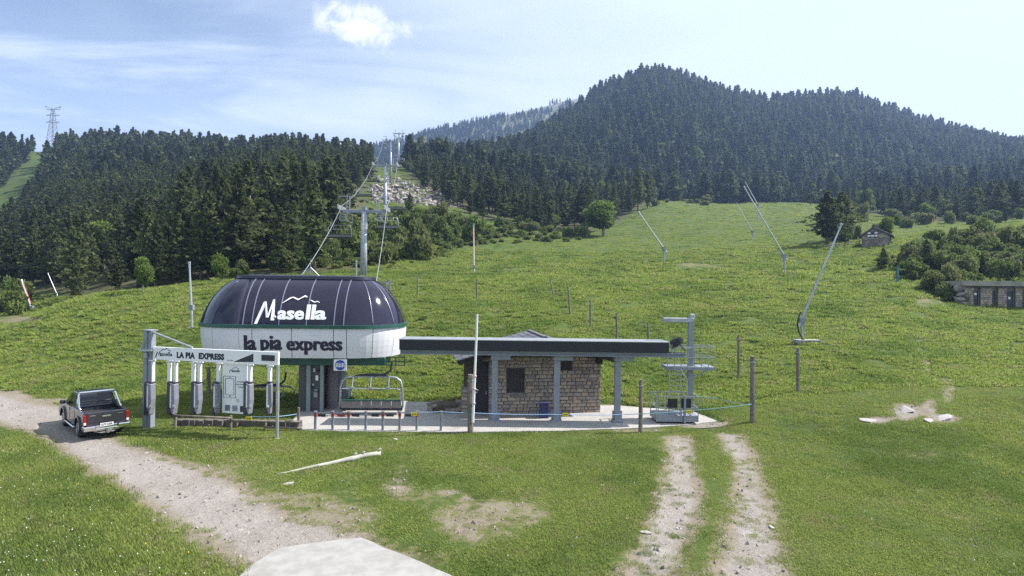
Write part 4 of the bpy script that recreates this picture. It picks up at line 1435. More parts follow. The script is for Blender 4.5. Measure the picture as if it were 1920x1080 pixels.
for px_, zz, w_, h_, m_ in ((589, 2.15, .12, .2, M_GALV), (596, 2.12, .12, .14, M_BLACK), (594, 1.75, .14, .26, M_WHITEP), (587, 1.4, .1, .12, M_GALV), (592, 0.95, .2, .42, M_GREYP)):
    q = MB(); x_ = FLz(px_, 0.9); q.box(x_, 0.965, zz, w_, 0.1, h_); q.build('control_box', m_, cab, bevel=0.008)
q = MB()
q.path([(FLz(586, .9), 0.9, 1.35), (FLz(588, .9), 0.86, 1.1), (FLz(595, .9), 0.86, 1.05), (FLz(602, .9), 0.88, 1.2)], 0.02, 6)
q.build('cable_loop', M_BLACK, cab)
# lightning tripod on the roof
tb = MB()
ax, az = FL(575, 505, 1.7)
tb.tube((ax, 2.4, 6.9), (ax, 2.4, 7.9), 0.025, 0.012, 6)
for dx, dy in ((-.55, 0), (.55, 0), (0, .6)): tb.tube((ax + dx, 2.4 + dy, 6.95), (ax, 2.4, 7.48), 0.025, n=6)
tb.build('lightning_rod', M_GALV, station)
tb = MB(); ax, az = FL(724, 540, 4.0)
tb.bar((ax, 5.4, 4.0), (ax, 5.4, 6.9), 0.09); tb.bar((FL(690, 522, 4)[0], 5.4, 6.75), (ax + 0.1, 5.4, 6.75), 0.08); tb.bar((ax - 0.7, 5.4, 6.1), (ax, 5.4, 6.7), 0.06)
tb.build('rear_cable_frame', M_GALV, station)

# ------------------------------------------------------------------ chairs
def make_chair(label, group):
    t = thing('lift_chair', label, 'lift chair', (0, 0, 0), 0, group)
    b = MB()
    b.path([(-1.56, 0.05, 0.52), (-1.58, 0.0, 0.75), (-1.55, 0, 1.5), (-1.46, 0, 1.85), (-1.25, 0, 2.02), (-0.9, 0, 2.06), (0.9, 0, 2.06), (1.25, 0, 2.02), (1.46, 0, 1.85), (1.55, 0, 1.5), (1.58, 0, 0.75), (1.56, 0.05, 0.52)], 0.05, 8)
    b.build('frame', M_GALV, t, smooth=True)
    b = MB()
    b.path([(0.15, 0, 2.06), (0.42, 0, 2.16), (0.75, 0, 2.22), (0.95, 0, 2.40), (1.02, 0, 2.85)], 0.055, 8)
    b.prism([(-1.0, 2.08), (0.9, 2.08), (0.55, 2.2), (0.1, 2.24), (-0.5, 2.2)], -0.05, 0.05, 'y')
    b.build('hanger', M_DARK, t)
    b = MB()
    b.path([(-1.5, -0.1, 0.85), (-1.47, -0.3, 1.45), (-1.38, -0.35, 1.52), (1.38, -0.35, 1.52), (1.47, -0.3, 1.45), (1.5, -0.1, 0.85)], 0.028, 6)
    for x in (-0.9, 0.0, 0.9): b.tube((x, -0.33, 1.52), (x, -0.1, 2.04), 0.03, n=6)
    for x in (-0.9, 0.0, 0.9): b.box(x, -0.33, 1.56, 0.2, 0.1, 0.08)
    b.build('safety_bar', M_GALV, t)
    M_SEATB = bpy.data.materials.get('seat_back') or mat('seat_back', (0.22, 0.20, 0.185), 0.7, var=0.25, scale=3.0)
    for k in range(6):
        b = MB(); x = -1.26 + k * 0.504
        b.box(x, -0.02, 0.66, 0.48, 0.06, 0.34); b.build('backrest_panel', M_SEATB, t, bevel=0.012)
    b = MB(); b.box(0, 0.0, 0.87, 3.05, 0.13, 0.07); b.build('back_rail', M_GREEN, t, bevel=0.02)
    for k in range(6):
        b = MB(); x = -1.26 + k * 0.504
        b.box(x, 0.26, 0.46, 0.48, 0.50, 0.08); b.build('seat', M_DARK, t, bevel=0.02)
    b = MB(); b.box(0, 0.05, 0.40, 3.1, 0.09, 0.09); b.path([(-1.56, .05, .52), (-1.5, 0.1, .36), (-1.3, 0.1, .32)], .04, 6); b.path([(1.56, .05, .52), (1.5, 0.1, .36), (1.3, 0.1, .32)], .04, 6)
    b.build('seat_frame', M_DARK, t)
    return t
chair = make_chair('empty six seat chair hanging at the right under the station dome', 'six seat chairs of the lift')
pc = P(696, 770, 29.6)
chair.location = (pc.x, 29.6, -0.12)
chair.rotation_euler = (0, 0, 0.03)
# others: column, row of the seat, distance, turn, label
for px, py, Y, rz, lab in [(500, 768, 33.5, 0.25, 'chair parked at the left under the station behind the ticket gates'),
                           (637, 441, 78, math.pi, 'chair with green seat hanging left of the first lift tower'),
                           (727, 424, 88, 0.0, 'chair hanging right of the first lift tower on the descending side'),
                           (741, 389, 108, 0.0, 'second chair up on the right rope, above the one beside the first tower'),
                           (683, 365, 112, math.pi, 'chair on the left rope between the first and second tower'),
                           (700, 338, 142, math.pi, 'chair on the left rope just below the second tower'),
                           (746, 350, 150, 0.0, 'chair on the right rope just below the second tower'),
                           (750, 303, 215, 0.0, 'small far chair on the right rope below the third tower')]:
    c = copy_tree(chair)
    p = P(px, py, Y)
    c.location = (p.x, p.y, p.z - 0.75); c.rotation_euler = (0, 0, rz); c['label'] = lab
    if Y > 40:
        # hangers of running chairs reach up to the rope
        pass

# ------------------------------------------------------------------ towers and ropes
def tower(px, ptop, Y, ratio, label):
    top = P(px, ptop, Y)
    zg = gz(top.x, Y)
    t = thing('lift_tower', label, 'lift tower', (top.x, Y, zg), 0, 'lift towers')
    h = top.z - zg
    b = MB(); b.tube((0, 0, -1), (0, 0, h), 0.48, 0.36, 18); b.build('column', M_GALVB, t, smooth=True)
    b = MB(); b.tube((0, 0, h - 2.3), (0, 0, h - 1.45), 0.405, n=18); b.build('number_plate', M_WHITEP, t)
    b = MB(); b.box(0, 0, h + 0.1, 5.7, 0.45, 0.42); b.box(0, 0, h + 0.55, 0.5, 0.5, 0.5); b.build('crossarm', M_GREYP, t, bevel=0.03)
    for s in (-1, 1):
        b = MB()
        b.box(s * 3.0, 0, h + 0.35, 0.16, 3.6, 0.30)
        for k in range(6):
            y = -1.6 + k * 0.64
            b.tube((s * 3.0 - 0.07, y, h + 0.55), (s * 3.0 + 0.07, y, h + 0.55), 0.24, n=12)
        b.build('sheave_assembly', M_GALV, t)
        b = MB(); x0 = s * 2.35
        b.box(x0, -0.2, h - 1.3, 0.9, 2.6, 0.06)
        for k in range(5): b.bar((x0 - .42, -1.45, h - 1.3 + k * 0.18), (x0 + .42, -1.45, h - 1.3 + k * 0.18), 0.04)
        for dx in (-.45, .45):
            b.bar((x0 + dx, -1.45, h - 1.3), (x0 + dx, -1.45, h + 0.2 + (2.0 if dx * s < 0 else 0)), 0.05)
            b.bar((x0 + dx, 1.1, h - 1.3), (x0 + dx, 1.1, h - 0.2), 0.05)
            b.bar((x0 + dx, -1.45, h - 0.25), (x0 + dx, 1.1, h - 0.25), 0.04)
        b.build('catwalk', M_GALV, t)
        b = MB(); b.bar((s * 1.95, 0, h + 0.3), (s * 1.95, 0, h + 2.1), 0.12); b.bar((s * 1.3, 0, h + 2.1), (s * 3.3, 0, h + 2.1), 0.09)
        b.build('lifting_frame', M_GALV, t)
    b = MB()
    for k in range(int(h / 0.6)): b.bar((-0.2, -0.46, k * 0.6), (0.2, -0.46, k * 0.6), 0.03)
    b.bar((-0.2, -0.46, 0), (-0.2, -0.46, h), 0.03); b.bar((0.2, -0.46, 0), (0.2, -0.46, h), 0.03)
    b.build('ladder', M_GALV, t)
    return top
M_GALVB = mat('tower_steel', (0.43, 0.46, 0.52), 0.45, 0.35, var=0.15, scale=0.8)
tops = [tower(683, 398, 78, 1, 'tall grey lift tower nearest the station dome'), tower(723, 312, 147, 1, 'second lift tower standing in the scree gap'),
        tower(733, 266, 235, 1, 'third lift tower on the notch of the skyline'), tower(748, 251, 330, 1, 'smallest lift tower, highest on the line')]
LIFT_DIR = Vector((-0.18, 0.98, 0)).normalized()
for s, lab in ((-1, 'left hauling rope of the chairlift climbing over the towers'), (1, 'right hauling rope of the chairlift climbing over the towers')):
    pts = []
    st = S_O + Vector((s * 2.9, 4.5, 4.6))
    allp = [st] + [Vector((p.x + s * 3.0, p.y, p.z + 0.82)) for p in tops]
    for a, b_ in zip(allp[:-1], allp[1:]):
        L = (b_ - a).length
        for k in range(12):
            f = k / 12; pts.append(a.lerp(b_, f) - Vector((0, 0, L * 0.018 * 4 * f * (1 - f))))
    pts.append(allp[-1])
    b = MB(); b.path(pts, 0.030, 6)
    o = b.build('hauling_rope', M_GALV, None, smooth=True)
    put(o, lab, 'rope', 'hauling ropes')
# ------------------------------------------------------------------ long dark rail on steel columns
base = P(1044, 786, 28.9); base.z = 0
railway = thing('chair_rail', 'long horizontal dark chair parking rail on grey steel columns beside the stone hut', 'rail structure', (base.x, 28.5, 0))
Yr = 28.5
a0, a1 = P(752, 634, Yr), P(1250, 640, Yr)
b = MB(); zt, zb = a0.z, P(765, 655, Yr).z
b.box((a0.x + a1.x) / 2, Yr + .25, (zt + zb) / 2, a1.x - a0.x, 1.4, zt - zb - 0.06); rel(b, 'dark_cladding', mat('black_cladding', (0.014, 0.014, 0.024), 0.45), railway)
b = MB(); b.box((a0.x + a1.x) / 2, Yr + .25, zt - .012, a1.x - a0.x + 0.04, 1.44, 0.035); rel(b, 'cap_strip', M_GALV, railway)
b = MB(); zg = P(765, 663, Yr).z
xe = P(1285, 660, Yr).x
b.box((a0.x + xe) / 2, Yr, (zb + zg) / 2, xe - a0.x, 0.34, zb - zg - 0.01)
b.box((a0.x + xe) / 2, Yr, zb - 0.03, xe - a0.x, 0.5, 0.05); b.box((a0.x + xe) / 2, Yr, zg + 0.02, xe - a0.x, 0.5, 0.05)
rel(b, 'girder', M_GREYP, railway)
for px in (928, 1044, 1158):
    p = P(px, 700, 28.75)
    b = MB(); b.box(p.x, 28.75, zg / 2 - 0.1, 0.28, 0.28, zg + 0.02 - 0.36); b.box(p.x, 28.75, 0.06, 0.5, 0.5, 0.08)
    b.box(p.x, 28.75, zg - 0.25, 0.34, 0.32, 0.05)
    for s in (-1, 1): b.prism([(28.75 - .02, 0.1), (28.75 + .02, 0.1), (28.75 + .02, 0.55), (28.75 - .02, 0.55)], p.x + s * 0.15, p.x + s * 0.24)
    rel(b, 'column', M_GREYP, railway)
    b = MB(); b.box(p.x + 0.28, 28.75, zg - 0.13, 0.95, 0.5, 0.24); rel(b, 'column_head', M_GREYP, railway, bevel=0.015)
b = MB()
pm = P(1268, 645, Yr)
for k in range(16):
    d = Vector((R.uniform(-.28, .28), R.uniform(-.3, .3), R.uniform(-.22, .28)))
    b.box(pm.x + d.x, Yr + d.y, pm.z + d.z, R.uniform(.08, .22), R.uniform(.08, .22), R.uniform(.08, .2), R.uniform(0, 3))
b.path([(pm.x - .3, Yr - .3, pm.z - .2), (pm.x - .1, Yr - .35, pm.z - .05), (pm.x + .1, Yr - .35, pm.z), (pm.x + .35, Yr - .3, pm.z - .3)], 0.03, 6)
b.tube((pm.x - .1, Yr - .3, pm.z + .1), (pm.x - .1, Yr - .1, pm.z + .1), 0.2, n=14)
rel(b, 'drive_motor', M_DARK, railway)
b = MB(); p = P(1258, 652, Yr); b.bar((p.x - .1, Yr - .2, zb + .25), (p.x + .9, Yr - .2, zb + .25), .05); b.bar((p.x, Yr - .2, zb - .1), (p.x, Yr - .2, zb + .5), .05); rel(b, 'end_bracket', M_GALV, railway)

# ------------------------------------------------------------------ inspection platform with lamp mast
Ym = 29.2
mp_ = P(1294, 700, Ym)
plat = thing('inspection_platform', 'grey steel inspection platform with ladder and lamp mast at the end of the rail', 'platform', (mp_.x, Ym, 0))
zt = P(1294, 598, Ym).z
b = MB(); b.box(mp_.x, Ym, zt / 2 - 0.1, 0.24, 0.24, zt); rel(b, 'mast', M_GREYP, plat)
b = MB(); q = P(1243, 598, Ym); b.box((q.x + mp_.x + .12) / 2, Ym, zt - 0.06, mp_.x + .12 - q.x, 0.30, 0.22); b.box(mp_.x + .05, Ym, zt + .1, .22, .25, .3); rel(b, 'lamp_arm', M_GALV, plat, bevel=0.02)
def basket(px0, px1, ptop, pbot, name, y0, y1, slabh, step=0.30):
    """railed steel basket: floor, corner posts, rails and bars"""
    A, B = P(px0, pbot, Ym), P(px1, pbot, Ym)
    zt_ = P(px0, ptop, Ym).z; zb_ = A.z
    b = MB(); b.box((A.x + B.x) / 2, (y0 + y1) / 2, zb_ + slabh / 2, B.x - A.x, y1 - y0, slabh)
    fl = rel(b, name + '_floor', M_GREYP, plat)
    b = MB()
    for y in (y0, y1):
        for f in (1.0, 0.55): b.bar((A.x, y, zb_ + (zt_ - zb_) * f), (B.x, y, zb_ + (zt_ - zb_) * f), 0.04)
        k = max(2, int((B.x - A.x) / step))
        for i in range(k + 1):
            x = A.x + (B.x - A.x) * i / k
            b.bar((x, y, zb_), (x, y, zt_), 0.035)
    for x in (A.x, B.x):
        for f in (1.0, 0.55): b.bar((x, y0, zb_ + (zt_ - zb_) * f), (x, y1, zb_ + (zt_ - zb_) * f), 0.04)
    rel(b, name + '_railing', M_GALV, plat)
    return A, B, zb_, zt_
basket(1248, 1336, 649, 692, 'upper_basket', Ym - 0.35, Ym + 0.75, 0.16)
b = MB(); b.bar((mp_.x + .1, Ym, P(1300, 708, Ym).z), (P(1332, 692, Ym).x, Ym, P(1332, 692, Ym).z), .06); b.bar((P(1250, 695, Ym).x, Ym, P(1250, 690, Ym).z), (mp_.x, Ym, P(1290, 706, Ym).z), .06); rel(b, 'strut', M_GALV, plat)
A, B, zb_, zt_ = basket(1224, 1300, 738, 784, 'lower_basket', Ym - 0.75, Ym + 0.55, 0.30, 0.34)
for px in (1260.5, 1286):
    b = MB(); p = P(px, 756, Ym - 0.75); b.box(p.x, Ym - 0.78, p.z, 0.48, 0.03, 0.44); rel(b, 'black_panel', M_BLACK, plat)
b = MB()
lx0, lx1 = P(1251, 720, Ym).x, P(1272, 720, Ym).x
zlo, zhi = P(1255, 782, Ym).z, P(1255, 690, Ym).z
for x in (lx0, lx1): b.bar((x, Ym - .4, zlo), (x, Ym - .4, zhi), 0.05)
k = 9
for i in range(k): b.bar((lx0, Ym - .4, zlo + (zhi - zlo) * i / k), (lx1, Ym - .4, zlo + (zhi - zlo) * i / k), 0.035)
b.path([(lx1, Ym - .4, zhi), (lx1 + .1, Ym - .5, zhi - .25), (lx1 + .28, Ym - .5, zhi - .5), (lx1 + .3, Ym - .5, zhi - 1.3)], 0.035, 6)
rel(b, 'ladder', M_GALV, plat)
b = MB(); b.box(P(1275, 760, Ym).x, Ym - .8, (zb_ + zt_) / 2, .1, .1, zt_ - zb_ + .1); b.box(P(1284, 788, Ym).x, Ym - .2, 0.1, .35, .35, .3); rel(b, 'foot_post', M_GREYP, plat)

# ------------------------------------------------------------------ stone booth
M_MORTAR = mat('mortar', (0.25, 0.23, 0.215), 0.95, var=0.3, scale=4.0)
STONE_COL = [(0.32, 0.265, 0.225), (0.38, 0.31, 0.26), (0.26, 0.22, 0.195), (0.42, 0.325, 0.25), (0.33, 0.30, 0.28), (0.46, 0.38, 0.31)]
M_STONES = [mat('stone_%s' % 'abcdef'[i], c, 0.9, var=0.3, scale=3.0, bump=0.01, bscale=9) for i, c in enumerate(STONE_COL)]
def stone_unit(seed, m):
    g = random.Random(seed)
    b = MB(); b.box(0, 0, 0, 1, 1, 1)
    me = b.mesh('stone', m, bevel=0.0)
    bm = bmesh.new(); bm.from_mesh(me)
    bmesh.ops.bevel(bm, geom=bm.edges[:], offset=0.07, segments=1, affect='EDGES', clamp_overlap=True)
    for v in bm.verts: v.co += Vector((g.uniform(-.05, .05), g.uniform(-.06, .06), g.uniform(-.06, .06)))
    bm.to_mesh(me); bm.free()
    return me
STONES = [stone_unit(i, M_STONES[i % 6]) for i in range(12)]
BL, BR = P(890, 781, 29.9), P(1126, 779, 30.9)
BL.z = BR.z = 0
B_A = math.atan2(BR.y - BL.y, BR.x - BL.x)
booth = thing('stone_booth', 'small dark stone operator booth with slate roof, shuttered window and dark door', 'booth', BL, B_A)
BW = (BR - BL).length
BD, BH = 3.4, 2.98
def bl(px, py, yl=0.0):
    """photo spot -> booth coordinates on its front plane"""
    a, b_ = unroll(px, py); u = a / F
    c, s = math.cos(B_A), math.sin(B_A)
    Y = (yl - s * BL.x + c * BL.y) / (c - s * u)
    return (u * Y - BL.x) * c + (Y - BL.y) * s, H - b_ / F * Y
opens = []
dx0, _ = bl(890, 700); dx1, dz1 = bl(917, 674)
wx0, wz1 = bl(950, 690); wx1, wz0 = bl(984, 736)
vx0, vz1 = bl(1052, 674); vx1, vz0 = bl(1073, 695)
opens = [(dx0 - .1, dx1, 0, 2.75), (wx0, wx1, wz0, wz1), (vx0, vx1, vz0, vz1)]
def wall_panel(x0, x1, z0, z1, along):
    b = MB()
    if along == 'front': b.box((x0 + x1) / 2, 0.2, (z0 + z1) / 2, x1 - x0, 0.34, z1 - z0)
    return b
# backing wall, built round the openings
b = MB()
def fill(x0, x1, z0, z1): b.box((x0 + x1) / 2, 0.22, (z0 + z1) / 2, x1 - x0, 0.30, z1 - z0)
fill(dx1, wx0, -.3, BH); fill(wx0, wx1, -.3, wz0); fill(wx0, wx1, wz1, BH); fill(wx1, vx0, -.3, BH); fill(vx0, vx1, -.3, vz0); fill(vx0, vx1, vz1, BH); fill(vx1, BW, -.3, BH); fill(0, dx1, 2.72, BH)
b.box(BW - 0.15, BD / 2 + .18, BH / 2 - .15, 0.30, BD - .38, BH + .3); b.box(0.15, BD / 2 + .5, BH / 2 - .15, 0.30, BD - 1.0, BH + .3); b.box(BW / 2, BD, BH / 2 - .15, BW, 0.28, BH + .3)
AP = (BW * 0.52, 3.98)
b.prism([(0, BH), (BW, BH), (AP[0], AP[1] - 0.12)], 0.08, 0.36, 'y')
wall = b.build('wall', M_MORTAR, booth)
def lay(x0, x1, z0, z1, face, rowh=0.175, maxn=400):
    """courses of single stones, each its own piece"""
    z = z0
    while z < z1 - 0.05:
        h = rowh * R.uniform(0.82, 1.2)
        h = min(h, z1 - z)
        x = x0 + R.uniform(-.2, 0)
        while x < x1 - 0.02:
            w_ = R.uniform(0.18, 0.50)
            a, c = max(x, x0), min(x + w_, x1)
            x += w_
            segs = [(a, c)]
            if face == 'front':
                for ox0, ox1, oz0, oz1 in opens:
                    if z + h > oz0 + 0.03 and z < oz1 - 0.03:
                        ns = []
                        for p, q in segs:
                            if q <= ox0 or p >= ox1: ns.append((p, q)); continue
                            if p < ox0: ns.append((p, ox0))
                            if q > ox1: ns.append((ox1, q))
                        segs = ns
            for p, q in segs:
                if q - p < 0.07: continue
                t = 0.14 + R.uniform(-.02, .03)
                cx_, w2 = (p + q) / 2, (q - p) - 0.028
                if face == 'front': loc, sc = (cx_, 0.075 - (t - .14) / 2, z + h / 2), (w2, t, h - 0.026)
                elif face == 'left': loc, sc = (-0.0 + 0.02, cx_, z + h / 2), (t, w2, h - 0.026)
                else: loc, sc = (BW + 0.02, cx_, z + h / 2), (t, w2, h - 0.026)
                link('stone', STONES[R.randrange(12)], wall, loc, (0, R.uniform(-.03, .03), R.uniform(-.02, .02)), sc)
        z += h
lay(dx1 + .02, BW, 0.0, BH, 'front')
lay(1.0, BD, 0.0, BH - .1, 'left', 0.22)
# gable masonry and left porch pier
b = MB(); b.box(-0.35, 0.55, 0.62, 0.62, 0.5, 1.5); pier = b.build('pier', M_MORTAR, booth)
for k in range(7):
    for j in range(2):
        link('stone', STONES[R.randrange(12)], pier, (-0.35 - 0.155 + j * 0.31, 0.27, 0.0 + k * 0.2), (0, 0, 0), (0.29, 0.12, 0.175))
b = MB(); b.box((dx0 + dx1) / 2, 0.22, 1.36, dx1 - dx0, 0.06, 2.72); door = b.build('door', mat('dark_door', (0.022, 0.020, 0.026), 0.6, var=0.2), booth)
b = MB(); b.box(dx1 - .12, 0.17, 1.1, .04, .06, .16); b.build('handle', M_GALV, door)
b = MB(); b.box(-0.30, 0.45, 2.05, 0.5, 0.06, 1.25); b.build('side_shutter', mat('brown_shutter', (0.085, 0.06, 0.045), 0.7, var=0.2), booth)
M_SHUT = mat('dark_shutter', (0.045, 0.036, 0.035), 0.7, var=0.25, scale=8)
def shutter(x0, x1, z0, z1, slats, name):
    b = MB(); b.box((x0 + x1) / 2, 0.16, (z0 + z1) / 2, x1 - x0, 0.05, z1 - z0)
    w_ = b.build(name, M_SHUT, booth)
    b = MB(); t = 0.05
    for xx in (x0 + t / 2, x1 - t / 2): b.box(xx, 0.11, (z0 + z1) / 2, t, 0.06, z1 - z0)
    for zz in (z0 + t / 2, z1 - t / 2): b.box((x0 + x1) / 2, 0.108, zz, x1 - x0 - 2 * t, 0.06, t)
    b.build('frame', mat('shutter_frame', (0.06, 0.05, 0.05), 0.6), w_)
    for k in range(slats):
        b = MB(); sx = (x1 - x0 - 2 * t) / slats
        b.box(x0 + t + sx * (k + .5), 0.127, (z0 + z1) / 2, sx - .012, 0.02, z1 - z0 - 2 * t); b.build('slat', M_SHUT, w_)
    return w_
wn = shutter(wx0, wx1, wz0, wz1, 5, 'window_shutter')
b = MB(); b.box((wx0 + wx1) / 2, 0.02, wz0 - .05, wx1 - wx0 + .2, 0.22, 0.08); b.build('sill', M_MORTAR, wn)
shutter(vx0, vx1, vz0, vz1, 3, 'vent_shutter')
# roof: two slopes of slates on dark boards, ridge running back
EL, ER, ez = -0.95, BW + 0.75, 2.80
ezr = 2.84
YF, YB = -0.75, BD + 0.55
M_SLATE = [mat('slate_%s' % 'abc'[i], c, 0.55, var=0.25, scale=3.0) for i, c in enumerate([(0.085, 0.085, 0.105), (0.11, 0.108, 0.125), (0.135, 0.13, 0.145)])]
M_BOARD = mat('dark_roof_board', (0.035, 0.030, 0.032), 0.7, var=0.2)
def tile_mesh(m):
    b = MB(); b.box(0, 0, 0, 1, 1, 1); return b.mesh('slate', m)
TILES = [tile_mesh(m) for m in M_SLATE]
b = MB()
b.prism([(EL, ez - .08), (AP[0], AP[1] - .08), (ER, ezr - .08), (ER, ezr + .02), (AP[0], AP[1] + .02), (EL, ez + .02)], YF, YB, 'y')
roof = b.build('roof', M_BOARD, booth)
for side, (ex, e_z) in (('l', (EL, ez)), ('r', (ER, ezr))):
    L = math.hypot(AP[0] - ex, AP[1] - e_z); ang = math.atan2(AP[1] - e_z, AP[0] - ex)
    rows = 13
    for i in range(rows):
        f = (i + 0.5) / rows
        x, z = ex + (AP[0] - ex) * f, e_z + (AP[1] - e_z) * f
        k = 9
        for j in range(k):
            y = YF + (YB - YF) * (j + .5 + (0.25 if i % 2 else -0.25) * 0.5) / k
            nx, nz = -math.sin(ang), math.cos(ang)
            if nz < 0: nx, nz = -nx, -nz
            tilt = 0.05 if side == 'l' else -0.05
            link('slate', TILES[R.randrange(3)], roof, (x + nx * .05, min(max(y, YF + .22), YB - .22), z + nz * .05), (0, (-ang if side == 'l' else math.pi - ang) + tilt, R.uniform(-.02, .02)), (L / rows * 1.22, (YB - YF) / k - .02, 0.02))
b = MB(); b.bar((AP[0], YF, AP[1] + .07), (AP[0], YB, AP[1] + .07), 0.22, 0.07); b.build('ridge_cap', M_SLATE[2], roof)
b = MB(); b.prism([(EL + .1, ez - .16), (AP[0], AP[1] - .22), (ER - .1, ezr - .16), (ER, ezr - .06), (AP[0], AP[1] - .1), (EL, ez - .06)], YF - .03, YF + .02, 'y'); b.build('bargeboard', M_BOARD, roof)
b = MB(); b.box(BW - .18, -0.18, BH - .22, .26, .5, .3); b.box(.2, -0.2, BH - .2, .2, .5, .26); b.build('roof_bracket', M_BOARD, roof)

# low stone planter and blue bin by the booth
p0 = P(838, 776, 30.6)
pl = thing('stone_planter', 'low rough stone kerb with earth left of the stone booth', 'planter', (p0.x, 30.6, 0))
b = MB()
pts = [(-.9, .3), (-.6, -.35), (.75, -.2), (.95, .4), (.2, .8), (-.6, .7)]
b.prism(pts, -.1, .42, 'z'); b.build('earth', mat('planter_earth', (0.10, 0.085, 0.06), 0.95, var=.3), pl)
for k in range(16):
    i = k % 6; f = R.uniform(0, 1); q0, q1 = pts[i], pts[(i + 1) % 6]
    s = R.uniform(.22, .36)
    link('stone', STONES[R.randrange(12)], pl, (q0[0] + (q1[0] - q0[0]) * f, q0[1] + (q1[1] - q0[1]) * f, R.uniform(.08, .42)), (R.uniform(-.3, .3), R.uniform(-.3, .3), R.uniform(0, 3)), (s * 1.2, s, s * .7))
p0 = P(1020, 780, 29.3)
bn = thing('waste_bin', 'dark blue square waste bin against the stone booth', 'bin', (p0.x, 29.45, 0.02))
M_BIN = mat('blue_bin', (0.025, 0.04, 0.11), 0.5)
b = MB(); b.box(0, 0, .36, .46, .4, .72); b.build('body', M_BIN, bn, bevel=.02)
b = MB(); b.box(0, 0, .75, .5, .44, .06); b.build('lid', M_BIN, bn, bevel=.015)
# ------------------------------------------------------------------ ticket gate frame with the long sign
G0, G1 = P(288, 662, 26.4), P(523, 672, 24.9)
G_A = math.atan2(G1.y - G0.y, G1.x - G0.x)
G_O = Vector((G0.x, G0.y, 0))
GL = math.hypot(G1.x - G0.x, G1.y - G0.y)
def g2(px, py, yl=0.0):
    a, b = unroll(px, py); u = a / F
    c, s = math.cos(G_A), math.sin(G_A)
    Y = (yl - s * G_O.x + c * G_O.y) / (c - s * u)
    return (u * Y - G_O.x) * c + (Y - G_O.y) * s, H - b / F * Y
def ZS(zx, zy): return 240 + zx / 4.5, 600 + zy / 4.5
frame = thing('gate_frame', 'overhead ticket gate frame with long white LA PIA EXPRESS sign on a big grey post', 'gate frame', G_O, G_A)
zs0, zs1 = 3.10, 3.67
b = MB(); b.box(GL / 2, 0, (zs0 + zs1) / 2, GL, 0.10, zs1 - zs0); board = b.build('sign_board', M_SIGN, frame, bevel=0.01)
flat = lambda x, z, d: Vector((x, -0.052 - d, z))
def gword(b, body, x0, x1, y0, y1, bold=0.02, conv=ZS, yl=-0.05, mapf=flat, fl=g2):
    v, f = text_data(body, bold, spacing=1.0 + bold * 1.2)
    a0, z1 = fl(*conv(x0, y0), yl); a1, z0 = fl(*conv(x1, y1), yl)
    u = fit_text(v, a0, a1, z0, z1)
    add_flat(b, [(q[0], q[1]) for q in u], f, mapf, 0.006)
b = MB()
gword(b, 'LA PIA', 412, 565, 268, 328, 0.06); gword(b, 'EXPRESS', 597, 812, 276, 340, 0.06)
gword(b, 'La Pia', 838, 886, 334, 345, 0.02)
b.build('lettering', M_INK, board, fix=False)
b = MB()
def gpoly(b, pts, mapf=flat, conv=ZS, fl=g2):
    v = [fl(*conv(*p), -0.05) for p in pts]
    add_flat(b, v, [tuple(range(len(v)))[::-1]], mapf, 0.006)
def gstroke(b, pts, wid, mapf=flat, conv=ZS, fl=g2):
    q = [Vector((*fl(*conv(*p), -0.05), 0)) for p in pts]
    L, Rr = [], []
    for i, p in enumerate(q):
        d = (q[min(i + 1, len(q) - 1)] - q[max(i - 1, 0)]); d.normalize()
        nn_ = Vector((-d.y, d.x, 0)) * (wid / 2)
        L.append(p + nn_); Rr.append(p - nn_)
    add_flat(b, [(p.x, p.y) for p in L + Rr], [(i, k_ + i, k_ + i + 1, i + 1) for k_ in (len(q),) for i in range(len(q) - 1)], mapf, 0.006)
def logo(b, x0, y0, x1, y1, mapf=flat, conv=ZS, fl=g2, th=0.05):
    W, Hh = x1 - x0, y1 - y0
    X = lambda f: x0 + W * f
    Yy = lambda f: y0 + Hh * f
    gstroke(b, [(X(0), Yy(1.0)), (X(.10), Yy(.38)), (X(.17), Yy(.72)), (X(.24), Yy(.34)), (X(.29), Yy(.88))], th, mapf, conv, fl)
    gword(b, 'asella', X(.31), X(1.0), Yy(.40), Yy(.90), 0.02, conv, -0.05, mapf, fl)
    gstroke(b, [(X(.30), Yy(.32)), (X(.45), Yy(.08)), (X(.55), Yy(.2)), (X(.66), Yy(.0)), (X(.78), Yy(.22)), (X(.92), Yy(.34))], th * .6, mapf, conv, fl)
logo(b, 234, 238, 374, 314)
b.build('logo', M_INK, board, fix=False)
b = MB(); gpoly(b, [(890, 353), (1058, 284), (1058, 355)]); b.build('slope_mark', M_DARK, board, fix=False)
x0, z1 = g2(*ZS(1134, 292)); x1, z0 = g2(*ZS(1244, 346))
b = MB(); b.box((x0 + x1) / 2, -0.06, (z0 + z1) / 2, x1 - x0, 0.03, z1 - z0); b.build('display', M_DARK, board, bevel=.006)
xp = g2(279, 700)[0]
b = MB(); zt = g2(279, 618)[1]
b.box(xp - .10, 0.05, zt / 2 - .15, .20, .36, zt + .3); b.box(xp + .11, .05, zt / 2 - .15, .18, .26, zt + .3 - .02); b.box(xp, .05, zt - .03, .46, .42, .05)
b.build('main_post', M_GREYP, frame, bevel=.01)
b = MB(); b.box(xp, -.02, g2(279, 656)[1], .58, .5, .06); b.bar((xp - .27, -.2, g2(279, 656)[1]), (xp - .1, -.2, g2(279, 640)[1]), .04); b.box(xp - .02, -.16, g2(279, 666)[1], .16, .06, .2); b.build('collar', M_GALV, frame)
b = MB(); q0, q1 = g2(280, 620), g2(361, 652); b.tube((q0[0], 0, q0[1]), (q1[0], 0, q1[1]), .05, n=8); b.build('brace', M_GALV, frame)
xq = g2(520.5, 750)[0]
